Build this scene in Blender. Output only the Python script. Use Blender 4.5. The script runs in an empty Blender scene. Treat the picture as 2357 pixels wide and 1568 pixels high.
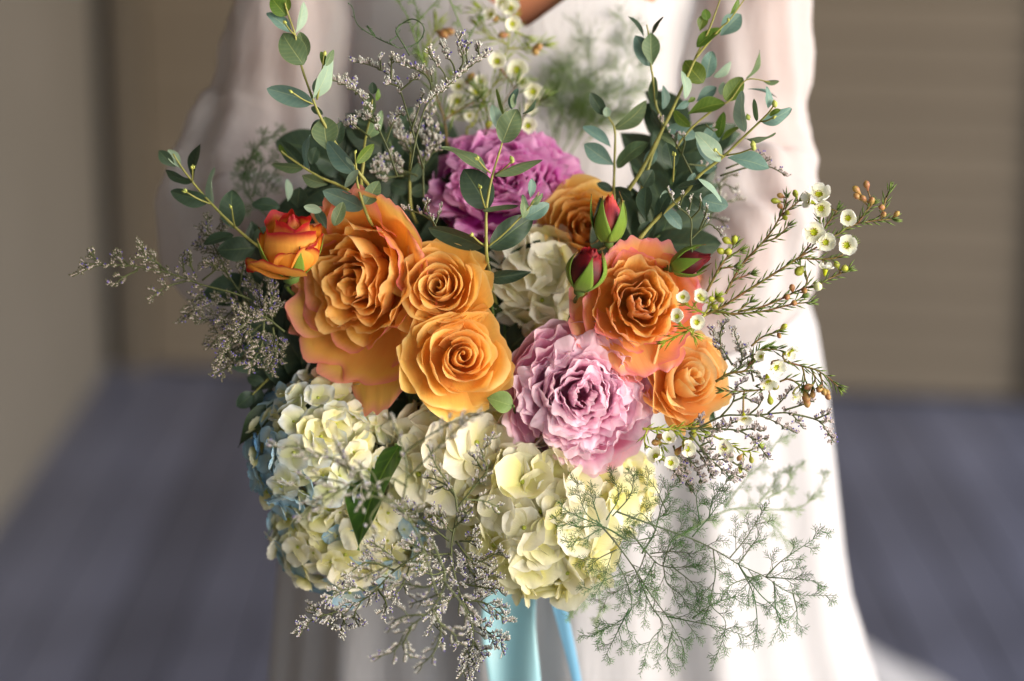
import bpy, math, random
import numpy as np
from mathutils import Vector, Matrix

# ------------------------------------------------------------------ camera
SC = bpy.context.scene
COL = SC.collection
TILT = math.radians(13.0)
CAM_H, FOCUS, FPX = 1.55, 1.84, 5563.0
R_ = Vector((1, 0, 0))
F_ = Vector((0, math.cos(TILT), -math.sin(TILT)))
U_ = Vector((0, math.sin(TILT), math.cos(TILT)))
T_ = -F_
CAM = Vector((0, -FOCUS * math.cos(TILT), CAM_H))
cd = bpy.data.cameras.new('camera')
cam = bpy.data.objects.new('camera', cd)
COL.objects.link(cam)
cam.location = CAM
cam.rotation_euler = (math.pi / 2 - TILT, 0, 0)
cd.lens = 85
cd.sensor_width = 36
cd.clip_start = 0.05
cd.clip_end = 200
cd.dof.use_dof = True
cd.dof.focus_distance = FOCUS
cd.dof.aperture_fstop = 2.2
SC.camera = cam

# ------------------------------------------------------------------ light
SUN_EL, SUN_AZ, SUN_STR, SUN_ANG = 22.0, 120.0, 4.0, 80.0   # azimuth from north (+Y) clockwise: 90 = from +X
w = bpy.data.worlds.new("World")
SC.world = w
w.use_nodes = True
nt = w.node_tree
bg = nt.nodes['Background']
sky = nt.nodes.new('ShaderNodeTexSky')
sky.sky_type = 'NISHITA'
sky.sun_disc = False
sky.sun_elevation = math.radians(SUN_EL)
sky.sun_rotation = math.radians(SUN_AZ)
nt.links.new(sky.outputs[0], bg.inputs[0])
bg.inputs[1].default_value = 0.15
sl = bpy.data.lights.new('sun', 'SUN')
sl.energy = SUN_STR
sl.angle = math.radians(SUN_ANG)
sl.color = (1.0, 0.96, 0.91)
so = bpy.data.objects.new('sun', sl)
COL.objects.link(so)
az, el = math.radians(SUN_AZ), math.radians(SUN_EL)
sd = Vector((math.sin(az) * math.cos(el), math.cos(az) * math.cos(el), math.sin(el)))
so.rotation_euler = sd.to_track_quat('Z', 'Y').to_euler()
so.location = (4, -1, 4)
SC.view_settings.view_transform = 'Standard'
SC.view_settings.look = 'None'
SC.view_settings.gamma = 1
SC.view_settings.exposure = 0.92
SC.cycles.use_denoising = True
SC.cycles.max_bounces = 8
SC.cycles.transparent_max_bounces = 12
try:
    SC.cycles.denoiser = 'OPENIMAGEDENOISE'
except Exception:
    pass

# ------------------------------------------------------------------ helpers
def P(x, y, off=0.0):
    d = FOCUS + off
    return CAM + F_ * d + R_ * ((x - 1178) * d / FPX) + U_ * ((784 - y) * d / FPX)

def S(off=0.0):
    return (FOCUS + off) / FPX

def cv(v):
    return R_ * v[0] + U_ * v[1] + T_ * v[2]

FR = {'a': (0, 0, .3377), 'b': (785.7, 0, .3377), 'c': (1366.4, 0, .3377), 'd': (512.4, 427, .3377),
      'f': (1110.2, 427, .3377), 'h': (128, 341.6, .3377), 'g': (512.4, 811.3, .4825), 'q': (1110.2, 811.3, .4825),
      'i': (1494.5, 384.3, .2995), 'j': (546.6, 836.9, .2723), 'k': (896.7, 922.3, .3268), 'm': (1494.5, 725.9, .2723),
      'n': (597.8, 0, .305), 'D': (0, 0, 1.0)}

def Z(fr, x, y):
    o = FR[fr]
    return (o[0] + x * o[2], o[1] + y * o[2])

def hexc(r, g, b):
    def f(c):
        c /= 255.0
        return c / 12.92 if c <= 0.04045 else ((c + 0.055) / 1.055) ** 2.4
    return (f(r), f(g), f(b), 1.0)

def catmull(pts, n=5):
    pts = [Vector(p) for p in pts]
    if len(pts) < 3:
        return [pts[0].lerp(pts[-1], i / n) for i in range(n + 1)]
    out = []
    q = [pts[0] * 2 - pts[1]] + pts + [pts[-1] * 2 - pts[-2]]
    for i in range(1, len(q) - 2):
        a, b, c, d = q[i - 1], q[i], q[i + 1], q[i + 2]
        for k in range(n):
            t = k / n
            out.append(0.5 * ((2 * b) + (c - a) * t + (2 * a - 5 * b + 4 * c - d) * t * t + (3 * b - a - 3 * c + d) * t ** 3))
    out.append(pts[-1])
    return out

def frame_of(d):
    d = d.normalized()
    a = T_.cross(d)
    if a.length < 1e-4:
        a = R_.copy()
    a.normalize()
    return a, d.cross(a).normalized()

class MB:
    def __init__(s):
        s.v, s.f, s.m, s.uv = [], [], [], []
    def tube(s, pts, r0, r1=None, n=6, mi=0, rad=None, close=True):
        if r1 is None:
            r1 = r0
        L = len(pts)
        b0 = len(s.v)
        a = None
        for i, p in enumerate(pts):
            d = (pts[min(i + 1, L - 1)] - pts[max(i - 1, 0)])
            if d.length < 1e-9:
                d = Vector((0, 0, 1))
            d.normalize()
            if a is None:
                a, b = frame_of(d)
            else:
                a = (a - d * a.dot(d))
                if a.length < 1e-6:
                    a, b = frame_of(d)
                a.normalize()
                b = d.cross(a).normalized()
            r = rad[i] if rad else r0 + (r1 - r0) * i / (L - 1)
            for k in range(n):
                t = 2 * math.pi * k / n
                s.v.append(p + a * (math.cos(t) * r) + b * (math.sin(t) * r))
        for i in range(L - 1):
            for k in range(n):
                k2 = (k + 1) % n
                s.f.append((b0 + i * n + k, b0 + i * n + k2, b0 + (i + 1) * n + k2, b0 + (i + 1) * n + k))
                s.m.append(mi)
        if close:
            s.f.append(tuple(b0 + k for k in range(n))[::-1]); s.m.append(mi)
            s.f.append(tuple(b0 + (L - 1) * n + k for k in range(n))); s.m.append(mi)
    def spindle(s, p, d, L, r, mi=0, n=4, k=0.45):
        """a tapered needle or bud: pointed at both ends, widest at k"""
        d = d.normalized()
        a, b = frame_of(d)
        b0 = len(s.v)
        s.v.append(p.copy())
        m = p + d * (L * k)
        for i in range(n):
            t = 2 * math.pi * i / n
            s.v.append(m + a * (math.cos(t) * r) + b * (math.sin(t) * r))
        s.v.append(p + d * L)
        for i in range(n):
            j = (i + 1) % n
            s.f.append((b0, b0 + 1 + j, b0 + 1 + i)); s.m.append(mi)
            s.f.append((b0 + 1 + i, b0 + 1 + j, b0 + n + 1)); s.m.append(mi)
    def lathe(s, p, d, prof, n=10, mi=0):
        """prof: list of (along, radius)"""
        d = d.normalized()
        a, b = frame_of(d)
        b0 = len(s.v)
        for (h, r) in prof:
            for i in range(n):
                t = 2 * math.pi * i / n
                s.v.append(p + d * h + a * (math.cos(t) * r) + b * (math.sin(t) * r))
        for j in range(len(prof) - 1):
            for i in range(n):
                i2 = (i + 1) % n
                s.f.append((b0 + j * n + i, b0 + j * n + i2, b0 + (j + 1) * n + i2, b0 + (j + 1) * n + i)); s.m.append(mi)
        s.f.append(tuple(b0 + i for i in range(n))[::-1]); s.m.append(mi)
        s.f.append(tuple(b0 + (len(prof) - 1) * n + i for i in range(n))); s.m.append(mi)
    def grid(s, X, mi=0, flip=False, wrap=False):
        """X: array (nv,nu,3)"""
        nv, nu = X.shape[:2]
        b0 = len(s.v)
        for j in range(nv):
            for i in range(nu):
                s.v.append(Vector(X[j, i]))
        for j in range(nv - 1):
            for i in range(nu if wrap else nu - 1):
                i2 = (i + 1) % nu
                q = (b0 + j * nu + i, b0 + j * nu + i2, b0 + (j + 1) * nu + i2, b0 + (j + 1) * nu + i)
                s.f.append(q[::-1] if flip else q); s.m.append(mi)
    def box(s, lo, hi, mi=0):
        b0 = len(s.v)
        for z in (lo[2], hi[2]):
            for (x, y) in ((lo[0], lo[1]), (hi[0], lo[1]), (hi[0], hi[1]), (lo[0], hi[1])):
                s.v.append(Vector((x, y, z)))
        for q in ((3, 2, 1, 0), (4, 5, 6, 7), (0, 1, 5, 4), (1, 2, 6, 5), (2, 3, 7, 6), (3, 0, 4, 7)):
            s.f.append(tuple(b0 + k for k in q)); s.m.append(mi)
    def mesh(s, name, mats, org=None, smooth=True):
        me = bpy.data.meshes.new(name)
        vs = [v - org for v in s.v] if org is not None else s.v
        me.from_pydata([tuple(v) for v in vs], [], s.f)
        for m in mats:
            me.materials.append(m)
        if len(mats) > 1:
            me.polygons.foreach_set('material_index', s.m)
        if smooth:
            me.polygons.foreach_set('use_smooth', [True] * len(me.polygons))
        me.update()
        return me

def link(name, me, parent=None, mat4=None):
    o = bpy.data.objects.new(name, me)
    COL.objects.link(o)
    if parent is not None:
        o.parent = parent
    if mat4 is not None:
        o.matrix_basis = mat4
    return o

def thing(name, label, cat, loc, group=None, mat4=None):
    o = bpy.data.objects.new(name, None)
    COL.objects.link(o)
    o.empty_display_size = 0.01
    if mat4 is not None:
        o.matrix_basis = mat4
    else:
        o.location = loc
    o['label'] = label
    o['category'] = cat
    if group:
        o['group'] = group
    return o

def part(name, mb, mats, parent, org, smooth=True, stuff=False):
    o = link(name, mb.mesh(name, mats, org, smooth), parent)
    if stuff:
        o['kind'] = 'stuff'
    return o

def axes_mat(x, y, z, p):
    return Matrix(((x[0], y[0], z[0], p[0]), (x[1], y[1], z[1], p[1]), (x[2], y[2], z[2], p[2]), (0, 0, 0, 1)))

def axis_frame(a, spin=0.0):
    """rotation whose Z is a (camera basis), X roughly image right"""
    z = cv(a).normalized()
    x = (R_ - z * R_.dot(z)).normalized()
    y = z.cross(x)
    c, s = math.cos(spin), math.sin(spin)
    return x * c + y * s, y * c - x * s, z

# ------------------------------------------------------------------ materials
class N:
    def __init__(s, name):
        s.m = bpy.data.materials.new(name)
        s.m.use_nodes = True
        s.t = s.m.node_tree
        s.b = s.t.nodes['Principled BSDF']
        s.out = s.t.nodes['Material Output']
    def add(s, t, **k):
        n = s.t.nodes.new(t)
        for a, v in k.items():
            setattr(n, a, v)
        return n
    def l(s, a, b):
        s.t.links.new(a, b)
    def math(s, op, a, b=None, clamp=False):
        n = s.add('ShaderNodeMath', operation=op, use_clamp=clamp)
        for i, q in enumerate((a, b)):
            if q is None:
                continue
            if isinstance(q, (int, float)):
                n.inputs[i].default_value = q
            else:
                s.l(q, n.inputs[i])
        return n.outputs[0]
    def mix(s, f, a, b, bt='MIX'):
        n = s.add('ShaderNodeMix', data_type='RGBA', blend_type=bt)
        for i, q in ((0, f), (6, a), (7, b)):
            if isinstance(q, (int, float)):
                n.inputs[i].default_value = q
            elif isinstance(q, tuple):
                n.inputs[i].default_value = q
            else:
                s.l(q, n.inputs[i])
        return n.outputs[2]
    def ramp(s, f, stops):
        n = s.add('ShaderNodeValToRGB')
        e = n.color_ramp.elements
        while len(e) < len(stops):
            e.new(0.5)
        for i, (p, c) in enumerate(stops):
            e[i].position = p
            e[i].color = c if isinstance(c, tuple) else (c, c, c, 1)
        s.l(f, n.inputs[0])
        return n.outputs[0]
    def noise(s, scale, detail=3, vec=None, rough=0.5):
        n = s.add('ShaderNodeTexNoise')
        n.inputs['Scale'].default_value = scale
        n.inputs['Detail'].default_value = detail
        n.inputs['Roughness'].default_value = rough
        if vec is not None:
            s.l(vec, n.inputs['Vector'])
        return n.outputs[0]
    def obj(s):
        return s.add('ShaderNodeTexCoord').outputs['Object']

def petal_mat(name, deep, main, rim, back=None, backrim=None, rim_at=0.86, rim_w=0.12, trans=0.46, side=0.6, vein=0.10, rough=0.5, var=0.12):
    n = N(name)
    uv = n.add('ShaderNodeUVMap')
    sp = n.add('ShaderNodeSeparateXYZ')
    n.l(uv.outputs[0], sp.inputs[0])
    u, v = sp.outputs[0], sp.outputs[1]
    au = n.math('ABSOLUTE', n.math('SUBTRACT', n.math('MULTIPLY', u, 2.0), 1.0))
    # streaked noise for the veins
    mp = n.add('ShaderNodeMapping')
    mp.inputs['Scale'].default_value = (26, 2.2, 1)
    n.l(uv.outputs[0], mp.inputs[0])
    veins = n.noise(1.0, 4, mp.outputs[0], 0.6)
    mp2 = n.add('ShaderNodeMapping')
    mp2.inputs['Scale'].default_value = (5, 4, 1)
    n.l(uv.outputs[0], mp2.inputs[0])
    oi = n.add('ShaderNodeObjectInfo')
    n4 = n.add('ShaderNodeTexNoise', noise_dimensions='4D')
    n.l(mp2.outputs[0], n4.inputs['Vector'])
    n.l(n.math('MULTIPLY', oi.outputs['Random'], 50.0), n4.inputs['W'])
    n4.inputs['Scale'].default_value = 1.0
    blot = n4.outputs[0]
    col = n.mix(n.ramp(v, [(0.0, 0.0), (0.75, 1.0)]), deep, main)
    e = n.math('MAXIMUM', v, n.math('MULTIPLY', n.math('POWER', au, 2.5), n.math('MULTIPLY', n.math('POWER', v, 0.5), side + 0.38)))
    e = n.math('ADD', e, n.math('MULTIPLY', n.math('SUBTRACT', blot, 0.5), 0.16))
    rf = n.ramp(e, [(max(0.0, rim_at - rim_w), 0.0), (min(1, rim_at + rim_w * .6), 1.0)])
    front = n.mix(rf, col, rim)
    back = back or main
    backrim = backrim or rim
    bk = n.mix(rf, n.mix(n.ramp(v, [(0.0, 0.0), (0.8, 1.0)]), deep, back), backrim)
    geo = n.add('ShaderNodeNewGeometry')
    c = n.mix(geo.outputs['Backfacing'], front, bk)
    br = n.math('ADD', 1.0 - vein, n.math('MULTIPLY', veins, vein * 2))
    cc = n.add('ShaderNodeHueSaturation')
    n.l(c, cc.inputs['Color'])
    n.l(n.math('ADD', br, n.math('MULTIPLY', n.math('SUBTRACT', oi.outputs['Random'], 0.5), var)), cc.inputs['Value'])
    n.l(n.math('ADD', 0.5, n.math('MULTIPLY', n.math('SUBTRACT', blot, 0.5), 0.03)), cc.inputs['Hue'])
    c = cc.outputs[0]
    n.l(c, n.b.inputs['Base Color'])
    n.b.inputs['Roughness'].default_value = rough
    n.b.inputs['Specular IOR Level'].default_value = 0.28
    try:
        n.b.inputs['Sheen Weight'].default_value = 0.05
    except Exception:
        pass
    bp = n.add('ShaderNodeBump')
    bp.inputs['Strength'].default_value = 0.35
    bp.inputs['Distance'].default_value = 0.0012
    n.l(veins, bp.inputs['Height'])
    n.l(bp.outputs[0], n.b.inputs['Normal'])
    tr = n.add('ShaderNodeBsdfTranslucent')
    n.l(c, tr.inputs[0])
    ms = n.add('ShaderNodeMixShader')
    ms.inputs[0].default_value = trans
    n.l(n.b.outputs[0], ms.inputs[1])
    n.l(tr.outputs[0], ms.inputs[2])
    n.l(ms.outputs[0], n.out.inputs[0])
    return n.m

def plain_mat(name, c1, c2=None, rough=0.55, scale=60, trans=0.0, bump=0.0, spec=0.3, var=0.0):
    n = N(name)
    o = n.obj()
    c2 = c2 or c1
    f = n.ramp(n.noise(scale, 4, o), [(0.3, 0.0), (0.7, 1.0)])
    c = n.mix(f, c1, c2)
    if var:
        oi = n.add('ShaderNodeObjectInfo')
        h = n.add('ShaderNodeHueSaturation')
        n.l(c, h.inputs['Color'])
        n.l(n.math('ADD', 1 - var / 2, n.math('MULTIPLY', oi.outputs['Random'], var)), h.inputs['Value'])
        c = h.outputs[0]
    n.l(c, n.b.inputs['Base Color'])
    n.b.inputs['Roughness'].default_value = rough
    n.b.inputs['Specular IOR Level'].default_value = spec
    if bump:
        bp = n.add('ShaderNodeBump')
        bp.inputs['Strength'].default_value = bump
        bp.inputs['Distance'].default_value = 0.001
        n.l(n.noise(scale * 3, 4, o), bp.inputs['Height'])
        n.l(bp.outputs[0], n.b.inputs['Normal'])
    if trans:
        tr = n.add('ShaderNodeBsdfTranslucent')
        n.l(c, tr.inputs[0])
        ms = n.add('ShaderNodeMixShader')
        ms.inputs[0].default_value = trans
        n.l(n.b.outputs[0], ms.inputs[1])
        n.l(tr.outputs[0], ms.inputs[2])
        n.l(ms.outputs[0], n.out.inputs[0])
    return n.m

def leaf_mat(name, top, under, rib, trans=0.2, rough=0.45):
    """leaf with midrib and side veins, paler waxy underside"""
    n = N(name)
    uv = n.add('ShaderNodeUVMap')
    sp = n.add('ShaderNodeSeparateXYZ')
    n.l(uv.outputs[0], sp.inputs[0])
    u, v = sp.outputs[0], sp.outputs[1]
    au = n.math('ABSOLUTE', n.math('SUBTRACT', n.math('MULTIPLY', u, 2.0), 1.0))
    ribf = n.ramp(au, [(0.0, 1.0), (0.07, 0.0)])
    ph = n.math('SUBTRACT', n.math('MULTIPLY', v, 16.0), n.math('MULTIPLY', au, 3.0))
    sv = n.math('POWER', n.math('ABSOLUTE', n.math('SINE', n.math('MULTIPLY', ph, 3.1416))), 14.0)
    sv = n.math('SUBTRACT', 1.0, n.math('POWER', n.math('ABSOLUTE', n.math('SINE', n.math('MULTIPLY', ph, 1.5708))), 0.25))
    edge = n.ramp(au, [(0.93, 0.0), (1.0, 1.0)])
    oi = n.add('ShaderNodeObjectInfo')
    tc = n.add('ShaderNodeTexCoord')
    blot = n.noise(3.5, 4, tc.outputs['UV'])
    geo = n.add('ShaderNodeNewGeometry')
    c = n.mix(geo.outputs['Backfacing'], top, under)
    c = n.mix(n.ramp(blot, [(0.35, 0.0), (0.7, 0.45)]), c, under)
    c = n.mix(n.math('MULTIPLY', sv, 0.25), c, rib)
    c = n.mix(n.math('MULTIPLY', ribf, 0.7), c, rib)
    c = n.mix(n.math('MULTIPLY', edge, 0.5), c, rib)
    tg = n.add('ShaderNodeTexCoord')
    spk = n.ramp(n.noise(55, 2, tg.outputs['Object']), [(0.70, 0.0), (0.76, 0.55)])
    c = n.mix(n.math('MULTIPLY', spk, n.ramp(n.noise(9, 2, tg.outputs['Generated']), [(.5, 0.0), (.62, 1.0)])), c, hexc(120, 88, 60))
    h = n.add('ShaderNodeHueSaturation')
    n.l(c, h.inputs['Color'])
    n.l(n.math('ADD', 0.85, n.math('MULTIPLY', oi.outputs['Random'], 0.3)), h.inputs['Value'])
    n.l(n.math('ADD', 0.485, n.math('MULTIPLY', oi.outputs['Random'], 0.03)), h.inputs['Hue'])
    n.l(h.outputs[0], n.b.inputs['Base Color'])
    n.b.inputs['Roughness'].default_value = rough
    n.b.inputs['Specular IOR Level'].default_value = 0.35
    bp = n.add('ShaderNodeBump')
    bp.inputs['Strength'].default_value = 0.3
    bp.inputs['Distance'].default_value = 0.0008
    n.l(n.math('ADD', n.math('MULTIPLY', ribf, -1.0), n.math('ADD', n.math('MULTIPLY', sv, -0.3), n.math('MULTIPLY', blot, 0.5))), bp.inputs['Height'])
    n.l(bp.outputs[0], n.b.inputs['Normal'])
    tr = n.add('ShaderNodeBsdfTranslucent')
    n.l(h.outputs[0], tr.inputs[0])
    ms = n.add('ShaderNodeMixShader')
    ms.inputs[0].default_value = trans
    n.l(n.b.outputs[0], ms.inputs[1])
    n.l(tr.outputs[0], ms.inputs[2])
    n.l(ms.outputs[0], n.out.inputs[0])
    return n.m

M = {}
M['rose_orange'] = petal_mat('orange_garden_rose_petal', hexc(250, 178, 62), hexc(252, 200, 96), hexc(253, 210, 138), hexc(252, 202, 112), hexc(252, 206, 140), rim_at=.93, rim_w=.12, var=.14)
M['rose_orange_guard'] = petal_mat('orange_petal_with_pink_edge', hexc(250, 184, 70), hexc(252, 202, 104), hexc(246, 158, 146), hexc(250, 188, 116), hexc(244, 142, 152), rim_at=.93, rim_w=.16)
M['rose_peach'] = petal_mat('peach_rose_petal', hexc(251, 180, 78), hexc(254, 211, 124), hexc(254, 218, 144), hexc(253, 208, 126), hexc(254, 218, 148), rim_at=.93, rim_w=.1)
M['rose_peach_guard'] = petal_mat('yellow_peach_guard_petal', hexc(248, 196, 88), hexc(254, 214, 118), hexc(254, 222, 146), hexc(253, 206, 132), hexc(253, 214, 130), rim_at=.9, rim_w=.12)
M['rose_coral'] = petal_mat('coral_orange_petal', hexc(255, 198, 92), hexc(255, 214, 124), hexc(255, 216, 152), hexc(255, 208, 140), hexc(255, 200, 160), rim_at=.95, rim_w=.14)
M['rose_coral_guard'] = petal_mat('orange_petal_with_rose_pink_edge', hexc(255, 200, 104), hexc(255, 200, 136), hexc(248, 158, 170), hexc(255, 204, 140), hexc(242, 112, 148), rim_at=.90, rim_w=.2)
M['rose_apricot'] = petal_mat('apricot_rose_petal', hexc(254, 190, 96), hexc(255, 216, 146), hexc(255, 228, 168), hexc(255, 208, 136), hexc(255, 230, 170), rim_at=.93, rim_w=.1)
M['spray'] = petal_mat('yellow_petal_with_red_edge', hexc(236, 164, 40), hexc(240, 166, 56), hexc(160, 22, 20), hexc(244, 178, 80), hexc(176, 34, 40), rim_at=.87, rim_w=.12, side=.58)
M['peony_purple'] = petal_mat('magenta_peony_petal', hexc(190, 36, 150), hexc(224, 76, 192), hexc(246, 186, 230), hexc(236, 138, 212), hexc(248, 196, 234), rim_at=.82, rim_w=.25, var=.2)
M['peony_pink'] = petal_mat('pink_peony_petal', hexc(254, 172, 208), hexc(255, 202, 226), hexc(255, 230, 242), hexc(255, 206, 230), hexc(255, 232, 243), rim_at=.84, rim_w=.4, var=.16)
M['peony_guard'] = petal_mat('pale_pink_guard_petal', hexc(250, 165, 200), hexc(255, 204, 224), hexc(255, 222, 236), hexc(255, 206, 226), hexc(255, 224, 238), rim_at=.85, rim_w=.2)
M['hyd_cream'] = petal_mat('cream_hydrangea_petal', hexc(236, 230, 176), hexc(251, 247, 226), hexc(253, 250, 234), rim_at=.8, rim_w=.3, trans=.35, vein=.10)
M['hyd_yellow'] = petal_mat('yellow_green_hydrangea_petal', hexc(226, 220, 124), hexc(247, 243, 198), hexc(251, 247, 216), rim_at=.9, rim_w=.3, trans=.35, vein=.05)
M['hyd_white'] = petal_mat('white_hydrangea_petal', hexc(215, 220, 150), hexc(236, 236, 218), hexc(226, 236, 240), rim_at=.8, rim_w=.25, trans=.3, vein=.05)
M['hyd_blue'] = petal_mat('pale_blue_hydrangea_petal', hexc(205, 216, 200), hexc(192, 212, 222), hexc(150, 190, 214), rim_at=.75, rim_w=.4, trans=.3, vein=.05)
M['hyd_deep'] = petal_mat('blue_hydrangea_petal', hexc(175, 200, 205), hexc(142, 180, 206), hexc(96, 150, 198), rim_at=.7, rim_w=.4, trans=.3, vein=.05)
M['hyd_eye'] = plain_mat('green_floret_eye', hexc(150, 165, 50), hexc(180, 186, 80), scale=300)
M['wax_petal'] = petal_mat('white_waxflower_petal', hexc(242, 242, 206), hexc(250, 250, 242), hexc(253, 252, 248), rim_at=.8, rim_w=.3, trans=.3, vein=.04, var=.04)
M['wax_cup'] = plain_mat('yellow_green_waxflower_cup', hexc(200, 196, 30), hexc(150, 176, 30), scale=700, rough=.35)
M['wax_stamen'] = plain_mat('brown_stamen', hexc(120, 62, 30), hexc(190, 150, 40), scale=900)
M['wax_bud_brown'] = plain_mat('brown_waxflower_bud', hexc(150, 92, 72), hexc(176, 150, 80), scale=240, rough=.35)
M['wax_bud_green'] = plain_mat('green_waxflower_bud', hexc(176, 190, 60), hexc(140, 130, 60), scale=240, rough=.35)
M['wax_bud_white'] = plain_mat('white_waxflower_bud', hexc(240, 240, 214), hexc(214, 220, 140), scale=200, rough=.4)
M['wax_stem'] = plain_mat('waxflower_stem', hexc(128, 84, 62), hexc(116, 120, 50), scale=90)
M['wax_needle'] = plain_mat('waxflower_needle', hexc(92, 116, 56), hexc(118, 138, 64), scale=120, trans=.15)
M['wax_needle_bright'] = plain_mat('bright_waxflower_needle', hexc(132, 156, 40), hexc(160, 176, 60), scale=120, trans=.2)
M['lim_stem'] = plain_mat('limonium_stem', hexc(92, 100, 62), hexc(74, 80, 50), scale=90)
M['lim_calyx'] = plain_mat('limonium_white_calyx', hexc(240, 240, 234), hexc(170, 170, 156), scale=420, trans=.15)
M['lim_brown'] = plain_mat('limonium_brown_calyx', hexc(176, 160, 154), hexc(214, 202, 200), scale=420, trans=.1)
M['lim_dull'] = plain_mat('limonium_dull_calyx', hexc(124, 122, 98), hexc(82, 86, 60), scale=300, trans=.1)
M['lim_violet'] = plain_mat('violet_limonium_floret', hexc(84, 70, 160), hexc(120, 108, 190), scale=300)
M['fern'] = plain_mat('asparagus_fern_green', hexc(40, 92, 16), hexc(66, 118, 26), scale=60, trans=.2)
M['fern_stem'] = plain_mat('asparagus_fern_stem', hexc(62, 104, 58), hexc(96, 86, 76), scale=14)
M['fern_pale'] = plain_mat('pale_fern_green', hexc(104, 138, 62), hexc(132, 160, 84), scale=30, trans=.25)
M['euc_stem'] = plain_mat('eucalyptus_stem', hexc(160, 156, 84), hexc(126, 128, 66), scale=60, rough=.4)
M['euc_bud'] = plain_mat('eucalyptus_bud', hexc(190, 190, 100), hexc(150, 170, 90), scale=200, rough=.4)
M['leaf_g'] = leaf_mat('eucalyptus_green_leaf', hexc(94, 116, 80), hexc(112, 136, 106), hexc(164, 172, 112))
M['leaf_b'] = leaf_mat('eucalyptus_blue_leaf', hexc(100, 132, 122), hexc(124, 154, 144), hexc(156, 174, 140))
M['leaf_p'] = leaf_mat('eucalyptus_pale_leaf', hexc(146, 172, 150), hexc(164, 188, 166), hexc(188, 198, 156))
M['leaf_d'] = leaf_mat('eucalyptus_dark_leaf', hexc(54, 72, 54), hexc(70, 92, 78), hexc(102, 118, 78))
M['leaf_o'] = leaf_mat('eucalyptus_olive_leaf', hexc(88, 116, 44), hexc(114, 140, 66), hexc(160, 174, 76), trans=.3)
M['leaf_rose'] = leaf_mat('rose_leaf_green', hexc(38, 58, 30), hexc(58, 80, 52), hexc(80, 100, 56), trans=.12)
M['leaf_hyd'] = leaf_mat('hydrangea_leaf_green', hexc(52, 86, 26), hexc(84, 122, 44), hexc(130, 165, 60), trans=.2)
M['leaf_light'] = leaf_mat('light_green_leaf', hexc(120, 150, 84), hexc(140, 165, 100), hexc(160, 185, 110), trans=.25)
M['sepal'] = petal_mat('rosebud_sepal', hexc(128, 158, 60), hexc(112, 142, 46), hexc(120, 66, 40), hexc(120, 146, 66), hexc(130, 70, 50), rim_at=.95, rim_w=.10, side=.60, trans=.2, vein=.2)
M['sepal_red'] = plain_mat('reddish_sepal', hexc(96, 50, 40), hexc(120, 100, 50), scale=120, trans=.1)
M['bud_red'] = petal_mat('crimson_bud_petal', hexc(84, 20, 14), hexc(76, 8, 18), hexc(146, 20, 34), hexc(70, 8, 16), hexc(128, 16, 28), rim_at=.85, rim_w=.2, trans=.15)
M['bud_coral'] = petal_mat('coral_bud_petal', hexc(200, 110, 60), hexc(212, 92, 84), hexc(226, 84, 50), hexc(176, 60, 84), hexc(205, 70, 60), rim_at=.85, rim_w=.2, trans=.15)
M['green_stem'] = plain_mat('green_flower_stem', hexc(86, 110, 48), hexc(70, 92, 44), scale=60)
M['ribbon'] = plain_mat('blue_satin_ribbon', hexc(160, 206, 216), hexc(150, 196, 208), scale=8, rough=.32, trans=.15, spec=.5)
M['ribbon2'] = plain_mat('bright_blue_satin_ribbon', hexc(134, 190, 222), hexc(122, 180, 216), scale=8, rough=.32, trans=.15, spec=.5)
# ------------------------------------------------------------------ the setting
def PY(x, y, Y):
    d = F_ + R_ * ((x - 1178) / FPX) + U_ * ((784 - y) / FPX)
    return CAM + d * ((Y - CAM.y) / d.y)

def floor_mat():
    n = N('painted_deck_board')
    o = n.obj()
    oi = n.add('ShaderNodeObjectInfo')
    mp = n.add('ShaderNodeMapping')
    mp.inputs['Scale'].default_value = (30, 1.2, 1)
    n.l(o, mp.inputs[0])
    g = n.noise(1.0, 5, mp.outputs[0], 0.6)
    c = n.mix(g, (0.066, 0.071, 0.108, 1), (0.102, 0.108, 0.150, 1))
    h = n.add('ShaderNodeHueSaturation')
    n.l(c, h.inputs['Color'])
    n.l(n.math('ADD', 0.75, n.math('MULTIPLY', oi.outputs['Random'], 0.5)), h.inputs['Value'])
    sc = n.add('ShaderNodeMix', data_type='RGBA', blend_type='MULTIPLY')
    sc.inputs[0].default_value = 1
    n.l(h.outputs[0], sc.inputs[6])
    n.l(n.ramp(n.noise(1.7, 6, o, .65), [(.3, .72), (.7, 1.25)]), sc.inputs[7])
    n.l(sc.outputs[2], n.b.inputs['Base Color'])
    n.b.inputs['Roughness'].default_value = 0.42
    bp = n.add('ShaderNodeBump')
    bp.inputs['Strength'].default_value = 0.2
    bp.inputs['Distance'].default_value = 0.002
    n.l(g, bp.inputs['Height'])
    n.l(bp.outputs[0], n.b.inputs['Normal'])
    return n.m
M['deck'] = floor_mat()
M['gap'] = plain_mat('dark_gap', (0.03, 0.03, 0.035, 1))
M['siding'] = plain_mat('taupe_painted_siding', (0.122, 0.099, 0.073, 1), (0.134, 0.109, 0.082, 1), scale=3, rough=.6, bump=.1, var=.08)
M['wallpaint'] = plain_mat('greige_painted_plaster', (0.086, 0.078, 0.067, 1), (0.096, 0.087, 0.076, 1), scale=2, rough=.7, bump=.15)
M['trim'] = plain_mat('taupe_corner_trim', (0.11, 0.092, 0.072, 1), scale=3, rough=.6)
M['darkdoor'] = plain_mat('dark_brown_door', (0.03, 0.024, 0.018, 1), (0.04, 0.03, 0.024, 1), scale=4, rough=.5)

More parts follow.
